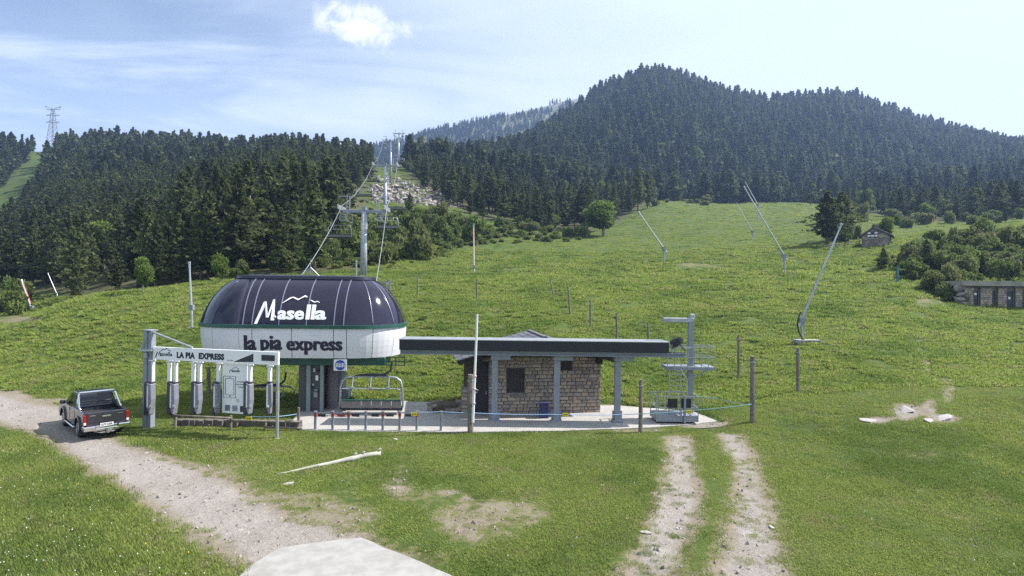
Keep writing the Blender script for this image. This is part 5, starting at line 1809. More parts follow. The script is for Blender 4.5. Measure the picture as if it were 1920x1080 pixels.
b = MB(); b.tube((xq, 0, -.4), (xq, 0, zs0 + .02), .065, n=10); b.tube((xq, 0, 1.2), (xq, 0, 2.0), .075, n=10); b.build('side_pole', M_GALV, frame)
M_GATE = mat('gate_light_grey', (0.27, 0.27, 0.33), 0.35, 0.3, var=.15)
M_GATED = mat('gate_dark', (0.05, 0.045, 0.07), 0.5)
def gate(pxs, px_unit, wide, lab):
    xu = g2(px_unit, 740)[0]
    loc = G_O + Vector((math.cos(G_A) * xu, math.sin(G_A) * xu, 0))
    t = thing('ticket_gate', lab, 'ticket gate', loc, G_A, 'ticket gates')
    zlow = g2(px_unit, 716)[1]
    for px in pxs:
        x = g2(px, 700)[0] - xu
        b = MB(); b.box(x, 0, (zs0 + zlow) / 2 - .02, .15, .13, zs0 - zlow - .03); b.box(x, 0, zs0 - .05, .24, .2, .05); b.build('hanging_tube', M_WHITEP, t, bevel=.012)
    zb = g2(px_unit, 777)[1]
    w_ = .40 * wide
    b = MB(); b.box(-w_ * .28, .0, (zlow + zb) / 2, w_ * .42, .34, zlow - zb); b.box(0, 0, zlow + .0, w_ * .95, .3, .06); b.build('housing', M_GATED, t, bevel=.02)
    b = MB(); b.prism([(-.02, zlow - .03), (w_ * .50, zlow - .08), (w_ * .58, zlow - .75), (w_ * .5, zb + .45), (w_ * .35, zb + .04), (w_ * .08, zb + .18), (w_ * .0, zb + .4)], -.20, .08, 'y'); b.build('reader_panel', M_GATE, t, bevel=.015)
    b = MB(); b.bar((w_ * .30, -.1, zb + .45), (w_ * .75, -.35, zb + .36), .07); b.box(w_ * .3, -.1, zb + .42, .14, .14, .2); b.build('turnstile_arm', M_GALV, t)
    b = MB(); b.box(w_ * .12, -.21, (zlow + zb) / 2 + .1, .06, .02, (zlow - zb) * .66); b.build('light_strip', M_WHITEP, t)
    return t
gate([285.5], 282, 1.0, 'ticket gate beside the big grey post, first from the left')
gate([318, 329.5], 325, 1.05, 'second ticket gate from the big post, on two white tubes')
gate([363, 374.5], 370, 1.0, 'third ticket gate from the big post, on two white tubes')
gate([410], 407, .62, 'narrow ticket gate left of the white info board')
gate([469], 467, .85, 'ticket gate right of the white info board, with the yellow tag below')
gate([506], 506, .45, 'last narrow ticket gate beside the thin side pole')
# info board
ib0, _ = g2(417.5, 700, 0.1); ib1, izb = g2(463, 777, .1); _, izt = g2(440, 681, .1)
info = thing('info_board', 'tall white ticket information board with phone picture hanging between the gates', 'info board', G_O, G_A)
flat2 = lambda x, z, d: Vector((x, 0.078 - d, z))
b = MB(); b.box((ib0 + ib1) / 2, .1, (izb + izt) / 2, ib1 - ib0, .04, izt - izb); pan = b.build('panel', M_SIGN, info, bevel=.008)
g2b = lambda px, py, yl: g2(px, py, .08)
b = MB(); logo(b, 856, 396, 944, 446, flat2, ZS, g2b, .025); b.build('logo', M_INK, pan, fix=False)
b = MB()
for yy, s, x0, x1 in ((516, 'COMPRA I', 920, 990), (538, 'RECARREGA', 914, 1000), (560, 'ONLINE', 930, 985)):
    gword(b, s, x0, x1, yy, yy + 13, .02, ZS, -.05, flat2, g2b)
b.build('lettering', M_INK, pan, fix=False)
b = MB()
for pts in ([(808, 472), (908, 476), (908, 658), (808, 654), (808, 472)], [(824, 492), (894, 495), (894, 632), (824, 628), (824, 492)]):
    gstroke(b, pts, .022, flat2, ZS, g2b)
gstroke(b, [(850, 484), (870, 485)], .016, flat2, ZS, g2b); gstroke(b, [(853, 643), (866, 643)], .05, flat2, ZS, g2b)
gstroke(b, [(918, 660), (920, 690), (938, 692), (936, 676), (922, 672)], .014, flat2, ZS, g2b)
b.build('phone_outline', M_INK, pan, fix=False)
for x0, y0, x1, y1, c in ((818, 716, 862, 766, (.22, .26, .33)), (880, 720, 924, 770, (.36, .38, .42)), (946, 726, 984, 776, (.05, .04, .06))):
    b = MB(); gpoly(b, [(x0, y0), (x1, y0), (x1, y1), (x0, y1)], flat2, ZS, g2b); b.build('picture', mat('printed_picture', c, .6, var=.5, scale=9.0), pan, fix=False)

# low wooden rails below the gates
def rail_fence(name, label, posts, rails, Y, m, h=0.05):
    p0 = P(posts[0][0], posts[0][2], Y)
    t = thing(name, label, 'fence', (p0.x, Y, 0))
    for px, y0, y1 in posts:
        a = P(px, y0, Y); zb = min(P(px, y1, Y).z, gz(a.x, Y)) - .2
        b = MB(); b.tube((a.x, Y, zb), (a.x, Y, a.z), .065, .06, 8); rel(b, 'post', m, t)
    for x0, y0, x1, y1 in rails:
        b = MB(); b.tube(P(x0, y0, Y - .08), P(x1, y1, Y - .08), h, n=8); rel(b, 'rail', m, t, smooth=True)
    return t
rail_fence('wooden_fence', 'low weathered wooden rail fence below the ticket gates', [(329, 777, 804), (433, 779, 806), (560, 764, 809), (497, 786, 808)],
           [(321, 779, 434, 784), (425, 789, 566, 791), (497, 801, 566, 803)], 26.3, M_WOOD)
b = MB()
for k in range(26):
    px = 335 + k * 9; p = P(px, 800, 26.9)
    b.box(p.x, 26.9 + R.uniform(-.1, .1), .12, .26, .3, .34 + R.uniform(-.05, .08), R.uniform(-.2, .2))
o = b.build('stone_kerb', mat('dark_kerb_stone', (.13, .115, .105), .95, var=.4, scale=3.0), None); put(o, 'low dark stone kerb under the ticket gates behind the wooden rails', 'kerb')

# ------------------------------------------------------------------ barrier posts along the plaza
Yb = 26.5
bar_f = thing('barrier_fence', 'row of grey metal barrier posts with red collars along the plaza edge', 'fence', (P(591, 808, Yb).x, Yb, 0))
bp = [591.5, 624, 654, 686, 718, 749.6, 781.5, 827]
M_POSTG = mat('barrier_grey', (0.27, 0.28, 0.33), .5, .4, var=.2)
for i, px in enumerate(bp):
    a = P(px, 770.5, Yb)
    b = MB(); b.box(a.x, Yb, a.z / 2 - .1, .10, .10, a.z + .2 - .03); b.box(a.x, Yb, a.z - .02, .13, .13, .035)
    po = rel(b, 'post', M_POSTG, bar_f, bevel=.008)
    if i not in (3, 7):
        b = MB(); b.box(a.x, Yb, a.z - .17, .115, .115, .16); rel(b, 'red_collar', M_RED, po)
for i in range(len(bp) - 1):
    a, c = P(bp[i], 774, Yb), P(bp[i + 1], 774, Yb)
    if i < 6:
        b = MB(); b.bar((a.x + .06, Yb, a.z), (c.x - .06, Yb, c.z), .03, .05); rel(b, 'rail', M_POSTG, bar_f)
        mid = a.lerp(c, .5)
        b = MB(); b.box(mid.x + R.uniform(-.1, .1), Yb - .02, mid.z - .11, .34, .03, .11); rel(b, 'hanging_plate', M_RED if i == 1 else M_DARK, bar_f)
def rope(pts, r, label, m, sag=.04):
    q = []
    for a, c in zip(pts[:-1], pts[1:]):
        L = (c - a).length
        for k in range(8):
            f = k / 8; q.append(a.lerp(c, f) - Vector((0, 0, sag * L * 4 * f * (1 - f) * .25)))
    q.append(pts[-1])
    b = MB(); b.path(q, r, 5)
    return put(b.build('rope', m, None, smooth=True), label, 'rope', 'ropes round the plaza')
M_PALEROPE = mat('pale_blue_rope', (.25, .40, .62), .7)
rope([P(781.5, 773, 26.45), P(827, 772, 26.45), P(883, 774, 26.4), P(1036, 777, 26.8), P(1201, 776, 26.6)], .016, 'pale blue rope strung from the barrier posts to the round wooden post', M_PALEROPE)
rope([P(1201, 776, 26.5), P(1291, 770, 27.0), P(1409, 758, 27.6)], .018, 'blue green rope from the round wooden post to the tall square post at the right', mat('teal_rope', (.10, .24, .27), .7))
rope([P(1300, 741, 29.2), P(1342, 747, 29.2), P(1406, 758, 27.8)], .014, 'thin teal rope sagging from the platform to the tall square post', bpy.data.materials['teal_rope'], .1)
rope([P(469, 781, 26.2), P(520, 781, 25.0), P(558, 776, 26.3)], .014, 'pale blue rope from the last ticket gates to the wooden fence', M_PALEROPE)
for px, py, Y, lab in ((467.5, 784, 26.0, 'yellow tag hanging under the ticket gate beside the info board'), (777, 776, 26.4, 'yellow tag on the last red collared barrier post'), (1060, 777, 26.75, 'yellow tag on the pale rope in front of the stone booth'), (1291, 771.5, 26.95, 'yellow tag on the rope in front of the inspection platform')):
    p = P(px, py, Y)
    t = thing('yellow_tag', lab, 'tag', (p.x, Y - .06, p.z), R.uniform(-.1, .1), 'yellow tags')
    b = MB(); b.box(0, 0, 0, .27, .02, .15); b.build('plate', M_YELLOW, t)
    v, f = text_data('STOP', .02); b = MB(); u = fit_text(v, -.1, .1, -.03, .03); add_flat(b, [(a_[0], a_[1]) for a_ in u], f, lambda x, z, d: Vector((x, -.011 - d, z)), .003); b.build('print', M_INK, t, fix=False)

# ------------------------------------------------------------------ wooden posts of the slope
def post(px, ytop, pxb, ybase, lab, r=.085, Y=None, m=None):
    p = hit(pxb, ybase, 20.0) if Y is None else P(pxb, ybase, Y)
    zb = p.z if Y is None else gz(p.x, Y)
    top = P(px, ytop, p.y)
    t = thing('wooden_post', lab, 'post', (p.x, p.y, zb), 0, 'wooden posts on the slope')
    b = MB(); q = Vector((top.x - p.x, 0, top.z - zb))
    b.tube((-q.x * .1, 0, -.3), q * .55, r, r * .95, 8); b.tube(q * .55, q, r * .95, r * .88, 8)
    b.build('shaft', m or M_WOOD, t)
    b = MB(); b.tube((q.x, 0, q.z - .30), (q.x, 0, q.z - .26), r + .015, n=8); b.build('wire_ring', M_GALV, t)
    return t
for a in [(783, 519, 783, 558, 'wooden post right of the station dome, highest on the slope there'), (894, 523, 894, 563, 'thin wooden post in the middle of the slope above the white pole'),
          (1032, 525, 1039, 562, 'leaning wooden post high on the slope, leftmost of the descending row', .07), (1065, 537, 1069, 589, 'wooden post second in the descending row above the booth'),
          (1107, 564, 1107, 614, 'wooden post third in the descending row above the booth'), (1156, 586, 1157, 640, 'wooden post of the descending row just above the rail', .085),
          (1215, 605, 1216, 656, 'wooden post of the descending row left of the lamp mast', .085), (1385, 628, 1385, 709, 'tall wooden post on the slope right of the platform', .1),
          (1496, 652, 1496, 736, 'tall wooden post below the concrete pad of the big snow lance', .1), (724, 527, 724, 556, 'short wooden post behind the right edge of the dome', .08)]:
    post(*a)
post(1411, 668, 1411, 793, 'tallest square wooden post at the right end of the ropes', .13)
post(1202, 712, 1201, 804, 'round wooden post at the front edge of the paving', .1, Y=26.7)
post(882, 702, 882, 811, 'old grey post at the front of the paving carrying a white pole', .13, Y=26.35)
post(391, 688, 391, 760, 'dark wooden post behind the ticket gates', .12, Y=33.5)
post(668, 487, 667, 520, 'pale post behind the dome left of the first tower', .12, Y=66, m=M_GREYP)
def pole_between(name, px0, y0, px1, y1, Y, r, m, lab, cat):
    a, c = P(px0, y0, Y), P(px1, y1, Y)
    t = thing(name, lab, cat, a)
    return t, c - a
t, d = pole_between('white_pole', 886.5, 792, 895, 589, 26.2, .06, M_WHITEP, 'tall slightly leaning white pole tied to the old grey post', 'pole')
b = MB(); b.tube((0, 0, 0), d, .062, .045, 8); b.build('shaft', M_WHITEP, t)
b = MB()
for f in (.17, .3, .42): b.tube(d * f, d * (f + .015), .085, n=8)
b.path([d * .3 + Vector((.05, -.05, .05)), d * .3 + Vector((.18, -.05, 0)), d * .3 + Vector((.12, -.05, -.12)), d * .3 + Vector((.04, -.05, -.05))], .014, 5)
b.build('tie', mat('pink_tie', (.55, .40, .45), .7), t)

# ------------------------------------------------------------------ snow lances
M_LANCE = mat('lance_aluminium', (0.50, 0.52, 0.57), 0.4, 0.5, var=.15)
def lance(base, piv, tip, lab, r=.07, red=False, pad=False, hose=False, lo=20.0):
    p = hit(*base, lo)
    Y = p.y
    pv, tp = P(*piv, Y) - p, P(*tip, Y) - p
    t = thing('snow_lance', lab, 'snow lance', p, 0, 'snow lances')
    b = MB(); b.tube((0, 0, -.3), (pv.x, 0, pv.z), r * 1.2, r, 8); b.build('stand', M_GALV, t)
    d = tp - pv
    b = MB(); b.tube(pv - d.normalized() * (r * 7), pv + d * .45, r * 1.05, r * .95, 8); b.tube(pv + d * .45, tp, r * .9, r * .7, 8)
    b.build('arm', M_WHITEP if red else M_LANCE, t)
    b = MB(); b.tube(tp - d.normalized() * .5, tp, r * 1.0, n=8); b.tube(tp - d.normalized() * .1, tp + d.normalized() * .06, r * 1.3, n=8); b.build('nozzle_head', M_GALV, t)
    if red:
        b = MB(); b.tube(pv, pv + d * .9, r * 1.12, r * .9, 8)
        b.v = [(x + (.03 if True else 0), y + .05, z) for x, y, z in b.v]; b.build('red_sleeve', M_RED, t)
    b = MB(); b.bar(pv * .45 + Vector((.02, 0, 0)), pv + d * .10, r * 1.1); b.box(pv.x, 0, pv.z, r * 4.2, r * 3.6, r * 4.6); b.build('pivot_joint', M_GREYP, t)
    if pad:
        b = MB(); b.box(.35, .1, .02, 1.7, .9, .36, .1); b.box(.35, .05, .22, 1.75, .95, .05, .1); b.build('concrete_pad', M_CONC, t)
    elif Y < 90:
        b = MB(); b.box(.1, 0, -.02, .8, .6, .16); b.build('concrete_pad', M_CONC, t)
    if hose:
        pts = [P(*q, Y) - p for q in ((1500, 585), (1496, 595), (1494, 608), (1497, 624), (1504, 635), (1512, 642))]
        b = MB(); b.path([q + Vector((0, -.1, 0)) for q in pts], .055, 8); b.build('hose', M_BLACK, t, smooth=True)
        b = MB()
        for k in range(8):
            f = .05 + .07 * k; c = pv + d * f; b.box(c.x - .12, -.08, c.z + .02, .1, .12, .16)
        b.bar(pv + d * .05 + Vector((-.12, -.08, 0)), pv + d * .55 + Vector((-.02, -.08, 0)), .04); b.build('pipe_clamps', M_GALV, t)
    return t
lance((1505, 643), (1503, 600), (1578, 420), 'big near snow lance leaning right with black hose and concrete pad', .085, pad=True, hose=True)
lance((1472, 516), (1471, 480), (1395, 350), 'long snow lance leaning left on the piste, left of the one with a hose', .10)
lance((1246, 490), (1245, 466), (1197, 397), 'snow lance leaning left beside the left edge of the piste', .12)
lance((1411, 449), (1411, 434), (1383, 386), 'small thin snow lance in the middle of the upper piste', .12)
lance((1422, 416), (1421, 384), (1397, 341), 'far snow lance behind the long left leaning one near the piste top', .15)
lance((1301, 376), (1300, 366), (1290, 336), 'far snow lance at the top left edge of the piste against the pines', .15)
lance((360, 615), (359, 576), (355, 492), 'white snow lance standing nearly upright on the knoll left of the dome', .085)
lance((889, 511), (889, 500), (888, 420), 'red and white upright snow lance in front of the shrubs', .10, red=True)
lance((61, 581), (59, 577), (40, 525), 'red and white snow lance leaning left at the left edge of the wood', .14, red=True)
lance((107, 560), (106, 550), (90, 513), 'thin grey snow lance in front of the left wood, right of the red one', .06)

# blue hydrant post and small rail by the big pines
p = hit(1683, 531); h_ = 28 / F * p.y
t = thing('hydrant_post', 'blue hydrant post on the grass below the bank of shrubs', 'hydrant', p)
b = MB(); b.tube((0, 0, -.2), (0, 0, h_), .12, n=10); b.build('pipe', mat('hydrant_blue', (.06, .17, .24), .5), t)
b = MB(); b.tube((0, 0, h_ - .1), (0, 0, h_ + .08), .17, n=10); b.box(.12, -.05, h_ * .4, .22, .2, .2); b.build('valve', mat('hydrant_blue', (.08, .20, .26), .5), t)
p = hit(1545, 470); q = hit(1612, 461)
t = thing('wooden_fence', 'short low wooden rail fence between the big pines and the stone hut', 'fence', p)
d = q - p
for k in range(4):
    b = MB(); c = d * (k / 3); b.tube((c.x, c.y, c.z - .3), (c.x, c.y, c.z + 1.0), .08, n=6); b.build('post', M_WOOD, t)
for zz in (.5, .9):
    b = MB(); b.tube((0, 0, zz), (d.x, d.y, d.z + zz), .06, n=6); b.build('rail', M_WOOD, t)

# ------------------------------------------------------------------ far pylon
p = P(99, 262, 520); p.z -= 8
top = P(102, 199, 520)
hp = top.z - p.z
t = thing('power_pylon', 'tall lattice power pylon on the left skyline above the wood', 'pylon', p)
b = MB()
w0, w1 = 3.6, 0.8
def pw(f): return w0 + (w1 - w0) * f
for sx, sy in ((-1, -1), (1, -1), (1, 1), (-1, 1)): b.bar((sx * w0, sy * w0, 0), (sx * w1, sy * w1, hp * .93), .34)
b.build('legs', M_GALV, t)
b = MB(); k = 9
for i in range(k):
    f0, f1 = i / k * .93, (i + 1) / k * .93
    for s in (-1, 1):
        b.bar((-pw(f0), s * pw(f0), hp * f0), (pw(f1), s * pw(f1), hp * f1), .2); b.bar((pw(f0), s * pw(f0), hp * f0), (-pw(f1), s * pw(f1), hp * f1), .2)
        b.bar((-pw(f1), s * pw(f1), hp * f1), (pw(f1), s * pw(f1), hp * f1), .2)
b.build('lattice', M_GALV, t)
for zf_, ww in ((.62, 6.0), (.78, 6.2)):
    b = MB(); b.bar((-ww, 0, hp * zf_), (ww, 0, hp * zf_), .45); b.bar((-ww, 0, hp * zf_), (0, 0, hp * zf_ + 2), .25); b.bar((ww, 0, hp * zf_), (0, 0, hp * zf_ + 2), .25); b.build('cross_arm', M_GALV, t)
b = MB(); b.bar((-5.5, 0, hp * .92), (5.5, 0, hp * .92), .45); b.bar((0, 0, hp * .92), (-7, 0, hp), .35); b.bar((0, 0, hp * .92), (7, 0, hp), .35); b.bar((-5.5, 0, hp * .92), (-7, 0, hp), .3); b.bar((5.5, 0, hp * .92), (7, 0, hp), .3); b.build('top_arm', M_GALV, t)

# ------------------------------------------------------------------ small stone hut on the crest
hp0 = hit(1641, 463)
hY = hp0.y
hut = thing('stone_hut', 'small old stone hut with patched pale roof on the grassy crest', 'hut', (hp0.x, hY, hp0.z - .6), -.62)
hut.scale = (.92, .92, 1.0)
def hz_(px, py): q = P(px, py, hY); return (q.x - hp0.x) * .9, q.z - hp0.z + .6
M_HUTW = mat('hut_stone', (.20, .18, .17), .95, var=.4, scale=1.6, bump=.05, bscale=4)
(xl, zl), (xa_, za_), (xr, zr) = hz_(1615, 441), hz_(1638, 427), hz_(1669, 443)
b = MB(); b.prism([(xl, -.8), (xr, -.8), (xr, zr), (xa_, za_), (xl, zl)], 0, 6.0, 'y'); hw = b.build('wall', M_HUTW, hut)
for k in range(150):
    x = R.uniform(xl + .2, xr - .2); z = R.uniform(-.2, za_ - .3)
    lim = zl + (za_ - zl) * (x - xl) / (xa_ - xl) if x < xa_ else za_ + (zr - za_) * (x - xa_) / (xr - xa_)
    if z < lim - .25: link('stone', STONES[R.randrange(12)], hw, (x, -.02, z), (0, R.uniform(-.1, .1), 0), (R.uniform(.3, .6), .12, R.uniform(.18, .3)))
M_HROOF = mat('pale_roof_sheet', (.50, .49, .50), .45, .2, var=.3, scale=1.0)
M_HTILE = mat('old_roof_tile', (.16, .14, .13), .9, var=.4, scale=2.0)
b = MB(); b.prism([(xa_ - .1, za_ + .05), (xr + .7, zr - .25), (xr + .7, zr - .08), (xa_, za_ + .25)], -.4, 6.3, 'y'); b.build('right_roof', M_HTILE, hut)
b = MB(); b.prism([(xl - .5, zl - .25), (xa_, za_ + .05), (xa_, za_ + .25), (xl - .5, zl - .05)], -.4, 6.3, 'y'); b.build('left_roof', M_HTILE, hut)
for f0, f1, y0, y1 in ((.05, .42, -.3, 2.2), (.55, .98, -.2, 3.0), (.45, .62, .8, 2.6)):
    b = MB(); x0, z0 = xa_ + (xr + .7 - xa_) * f0, za_ + .28 + (zr - .08 - za_ - .25) * f0; x1, z1 = xa_ + (xr + .7 - xa_) * f1, za_ + .28 + (zr - .08 - za_ - .25) * f1
    b.prism([(x0, z0), (x1, z1), (x1, z1 + .06), (x0, z0 + .06)], y0 - .15, y1, 'y'); b.build('roof_sheet', M_HROOF, hut)
(bx0, bz1), (bx1, bz0) = hz_(1626, 433.5), hz_(1646, 444.5)
b = MB(); b.box((bx0 + bx1) / 2, -.12, (bz0 + bz1) / 2, bx1 - bx0, .1, bz1 - bz0); nb = b.build('notice_board', M_DARK, hut)
for i in range(3):
    for j in range(2):
        if (i, j) == (1, 1): continue
        b = MB(); b.box(bx0 + (i + .5) * (bx1 - bx0) / 3, -.18, bz0 + (j + .45) * (bz1 - bz0) / 2, (bx1 - bx0) / 3 * .86, .03, (bz1 - bz0) * .3); b.build('notice', M_WHITEP, nb)
b = MB(); b.box((xl + xr) / 2 - .3, -.06, .9, 1.5, .1, 2.0); b.build('door', M_WOOD, hut)

# ------------------------------------------------------------------ service building at the right
sp = hit(1812, 574, 50.0); sY = sp.y
sb_ = thing('service_building', 'low flat roofed stone service building with dark doors set into the bank', 'building', (sp.x, sY, sp.z), -.03)
def sl(px, py): q = P(px, py, sY); return q.x - sp.x, q.z - sp.z
x0, _ = sl(1808, 560); zt = sl(1812, 536)[1]; zr_ = sl(1812, 526.5)[1]; x1 = x0 + 15
M_SERV = mat('service_wall', (.205, .175, .155), .95, var=.35, scale=2.5, bump=.02, bscale=6)
doors = [(1825, 1837), (1859, 1869), (1885.5, 1901), (1914, 1928), (1960, 1972)]
dz = sl(1830, 545)[1]
edges = [x0] + [sl(q, 560)[0] for d_ in doors for q in d_] + [x1]
b = MB()
for k in range(0, len(edges), 2): b.box((edges[k] + edges[k + 1]) / 2, 1.5, (zt - 1) / 2, edges[k + 1] - edges[k], 3.0, zt + 1)
for k in range(1, len(edges) - 1, 2): b.box((edges[k] + edges[k + 1]) / 2, 1.6, (dz + zt) / 2, edges[k + 1] - edges[k], 2.8, zt - dz)
w_ = b.build('wall', M_SERV, sb_)
for row in range(9):
    z = .1 + row * .26
    for k in range(0, len(edges), 2):
        x = edges[k] + .02
        while x < min(edges[k + 1] - .15, 9.0):
            wd = min(R.uniform(.3, .6), edges[k + 1] - x - .02)
            if z < zt - .2 and wd > .12: link('stone', STONES[R.randrange(12)], w_, (x + wd / 2, -.02, z), (0, 0, 0), (wd - .03, .1, .23))
            x += wd
b = MB(); b.box((x0 + x1) / 2 - .3, 1.3, (zt + zr_) / 2 + .01, x1 - x0 + .6, 3.6, zr_ - zt - .02); b.build('roof_slab', mat('roof_slab_concrete', (.32, .30, .27), .9, var=.3, scale=1.2), sb_)
for i, (a, c) in enumerate(doors):
    xa2, xb2 = sl(a, 560)[0], sl(c, 560)[0]
    b = MB(); b.box((xa2 + xb2) / 2, .2, dz / 2 - .2, xb2 - xa2 - .04, .06, dz + .4 - .02); d_ = b.build('door', M_DARK, sb_)
    b = MB(); b.box(xb2 - .1, .15, dz / 2 - .2, .1, .1, dz + .4 - .03); b.build('frame', mat('door_frame', (.10, .09, .09), .6), d_)
    if i in (0, 2):
        b = MB(); b.box((xa2 + xb2) / 2 - .05, .155, dz * (.78 if i == 0 else .55), .26, .03, .26); b.build('door_sign', M_WHITEP, d_)
for k, (px, py, s) in enumerate(((1799, 540, .9), (1803, 552, .9), (1797, 560, .8), (1803, 568, .7), (1790, 572, .6))):
    p = P(px, py, sY - .2 + .4)
    o = link('boulder', ROCKS[k], None, p, (R.uniform(-.3, .3), R.uniform(-.3, .3), k), (s, s * .9, s * .9))
    put(o, ['topmost reddish rock', 'second reddish rock from the top', 'third reddish rock from the top', 'fourth reddish rock from the top', 'lowest small rock'][k] + ' in the rough wall left of the service building', 'rock')

# ------------------------------------------------------------------ small things on the grass
a, c = hit(517, 891), hit(714, 854)
lg = MB(); pts = []
for k in range(12):
    f = k / 11; q = a.lerp(c, f); q.z = gz(q.x, q.y) + .03 + .05 * f; pts.append(q + Vector((0, R.uniform(-.06, .06), R.uniform(-.01, .02))))
lg.path(pts, [.02 + .085 * min(1, k / 8) * R.uniform(.85, 1.1) for k in range(12)], 8)
for f in (.72, .80, .97): q = a.lerp(c, f); q.z = gz(q.x, q.y); lg.path([q + Vector((0, 0, .1)), q + Vector((.05, .02, .24)), q + Vector((.12, .02, .27))], [.06, .05, .02], 6)
put(lg.build('fallen_log', mat('bleached_wood', (.36, .355, .31), .85, var=.3, scale=4.0, bump=.01, bscale=12), None, smooth=True), 'long bleached fallen log lying in the grass in front of the barrier posts', 'log')
M_PALE = mat('white_stone', (.36, .33, .32), .85, var=.2, scale=5.0)
PALE = []
for i in range(4):
    me = ROCKS[i].copy(); me.name = 'stone'; me.materials.clear(); me.materials.append(M_PALE); PALE.append(me)
for i, (px, py, s, lab) in enumerate([(541, 908, .17, 'pinkish white stone on the worn ground below the left end of the log'), (742, 824, .11, 'white stone in the grass in front of the barrier posts'), (382, 847, .14, 'small white stick like stone right of the gravel road'),
                                      (520, 823, .12, 'flat pale stone at the foot of the thin side pole'), (872, 891, .09, 'small white stone in the meadow right of the log'), (450, 994, .08, 'white stone in the middle of the gravel road'),
                                      (1208, 999, .15, 'flat white stone on the left edge of the left wheel track'), (1272, 992, .10, 'small white stone in the middle of the left wheel track'), (1448, 990, .14, 'pale stone on the right edge of the right wheel track'),
                                      (1247, 866, .10, 'pale stone at the upper left edge of the left wheel track'), (1400, 1000, .13, 'flat pale stone in the middle of the right wheel track'), (1726, 922, .10, 'small white stone on the grass slope at the right'),
                                      (1628, 789, .34, 'flat pale rock at the left end of the rocky scar'), (1700, 770, .42, 'large pale rock in the middle of the rocky scar'), (1772, 784, .40, 'pale rock at the right end of the rocky scar'), (1741, 790, .30, 'low pale rock between the middle and the right end of the scar')]):
    p = hit(px, py, 11.0)
    o = link('stone', PALE[i % 4], None, p, (R.uniform(-.2, .2), R.uniform(-.2, .2), R.uniform(0, 6)), (s * 1.5, s, s * .75))
    put(o, lab, 'stone')
# ------------------------------------------------------------------ pickup truck
rl, fl_ = Vector((-18.0, 24.7, 0)), Vector((-20.0, 26.55, 0))
hd = (fl_ - rl).normalized()
right = Vector((hd.y, -hd.x, 0))
mid = (rl + fl_) / 2 + right * 0.80
T_A = math.atan2(hd.y, hd.x) - math.pi / 2
truck = thing('pickup_truck', 'dark grey double cab pickup truck parked on the gravel road with empty open bed', 'pickup truck', (mid.x - .25, mid.y, gz(mid.x, mid.y)), T_A)
truck.scale = (0.86, 0.93, 0.97)
def paint():
    m = mat('dark_grey_paint', (0.045, 0.045, 0.062), 0.25, 0.5, var=.1, scale=1.0, coat=.6)
    return m
M_PAINT = paint()
M_CGLASS = mat('car_glass', (0.012, 0.014, 0.02), 0.06)
M_TYRE = mat('tyre_rubber', (0.022, 0.022, 0.023), .85)
M_RIM = mat('alloy_rim', (0.45, 0.45, 0.47), .3, .8)
M_TAIL = mat('tail_light_red', (0.20, 0.008, 0.010), .2, coat=.5)
M_BEDL = mat('bed_liner', (0.02, 0.02, 0.024), .75)
YR, YFw, WR = -1.50, 1.58, .385
HWt = .925
def arch(yc, r=.47, k=9):
    return [(yc + r * math.cos(math.pi - math.pi * i / (k - 1)), .42 + r * math.sin(math.pi - math.pi * i / (k - 1))) for i in range(k)]
low = [(-2.60, .52)] + arch(YR) + arch(YFw) + [(2.60, .42), (2.68, .70)]
# sides from the sill to the belt: bonnet, doors, bed side
upper_cab = [(2.62, 1.00), (2.35, 1.10), (1.35, 1.17), (-0.82, 1.17), (-0.82, 0.98), (-2.60, .98)]
side = low + upper_cab
def lower_only(s):
    return s
b = MB(); b.prism([(y, z) for y, z in side], -HWt + .03, HWt - .03, 'x'); body = b.build('body', M_PAINT, truck, bevel=.03)
# bed: two walls, tailgate, floor lining
for s in (-1, 1):
    b = MB(); b.box(s * (HWt - .075), -1.71, 1.08, .12, 1.76, .22); b.build('bed_wall', M_PAINT, truck, bevel=.025)
b = MB(); b.box(0, -1.72, .995, 1.56, 1.70, .03); b.build('bed_floor', M_BEDL, truck)
tgt = MB(); tgt.box(0, -2.63, .87, 1.62, .10, .66)
tail = tgt.build('tailgate', M_PAINT, truck, bevel=.03)
b = MB(); b.box(0, -2.692, 1.0, .36, .025, .07); b.build('handle', M_CHROME, tail, bevel=.01)
b = MB(); b.box(0, -2.685, 1.09, .34, .02, .035); b.build('handle_recess', M_DARK, tail)
for x in (-.56, .56):
    b = MB(); b.box(x, -2.684, 1.07, .22, .012, .028); b.build('badge', M_CHROME, tail)
b = MB(); b.box(0, -2.682, .78, 1.35, .02, .03); b.build('crease', M_PAINT, tail)
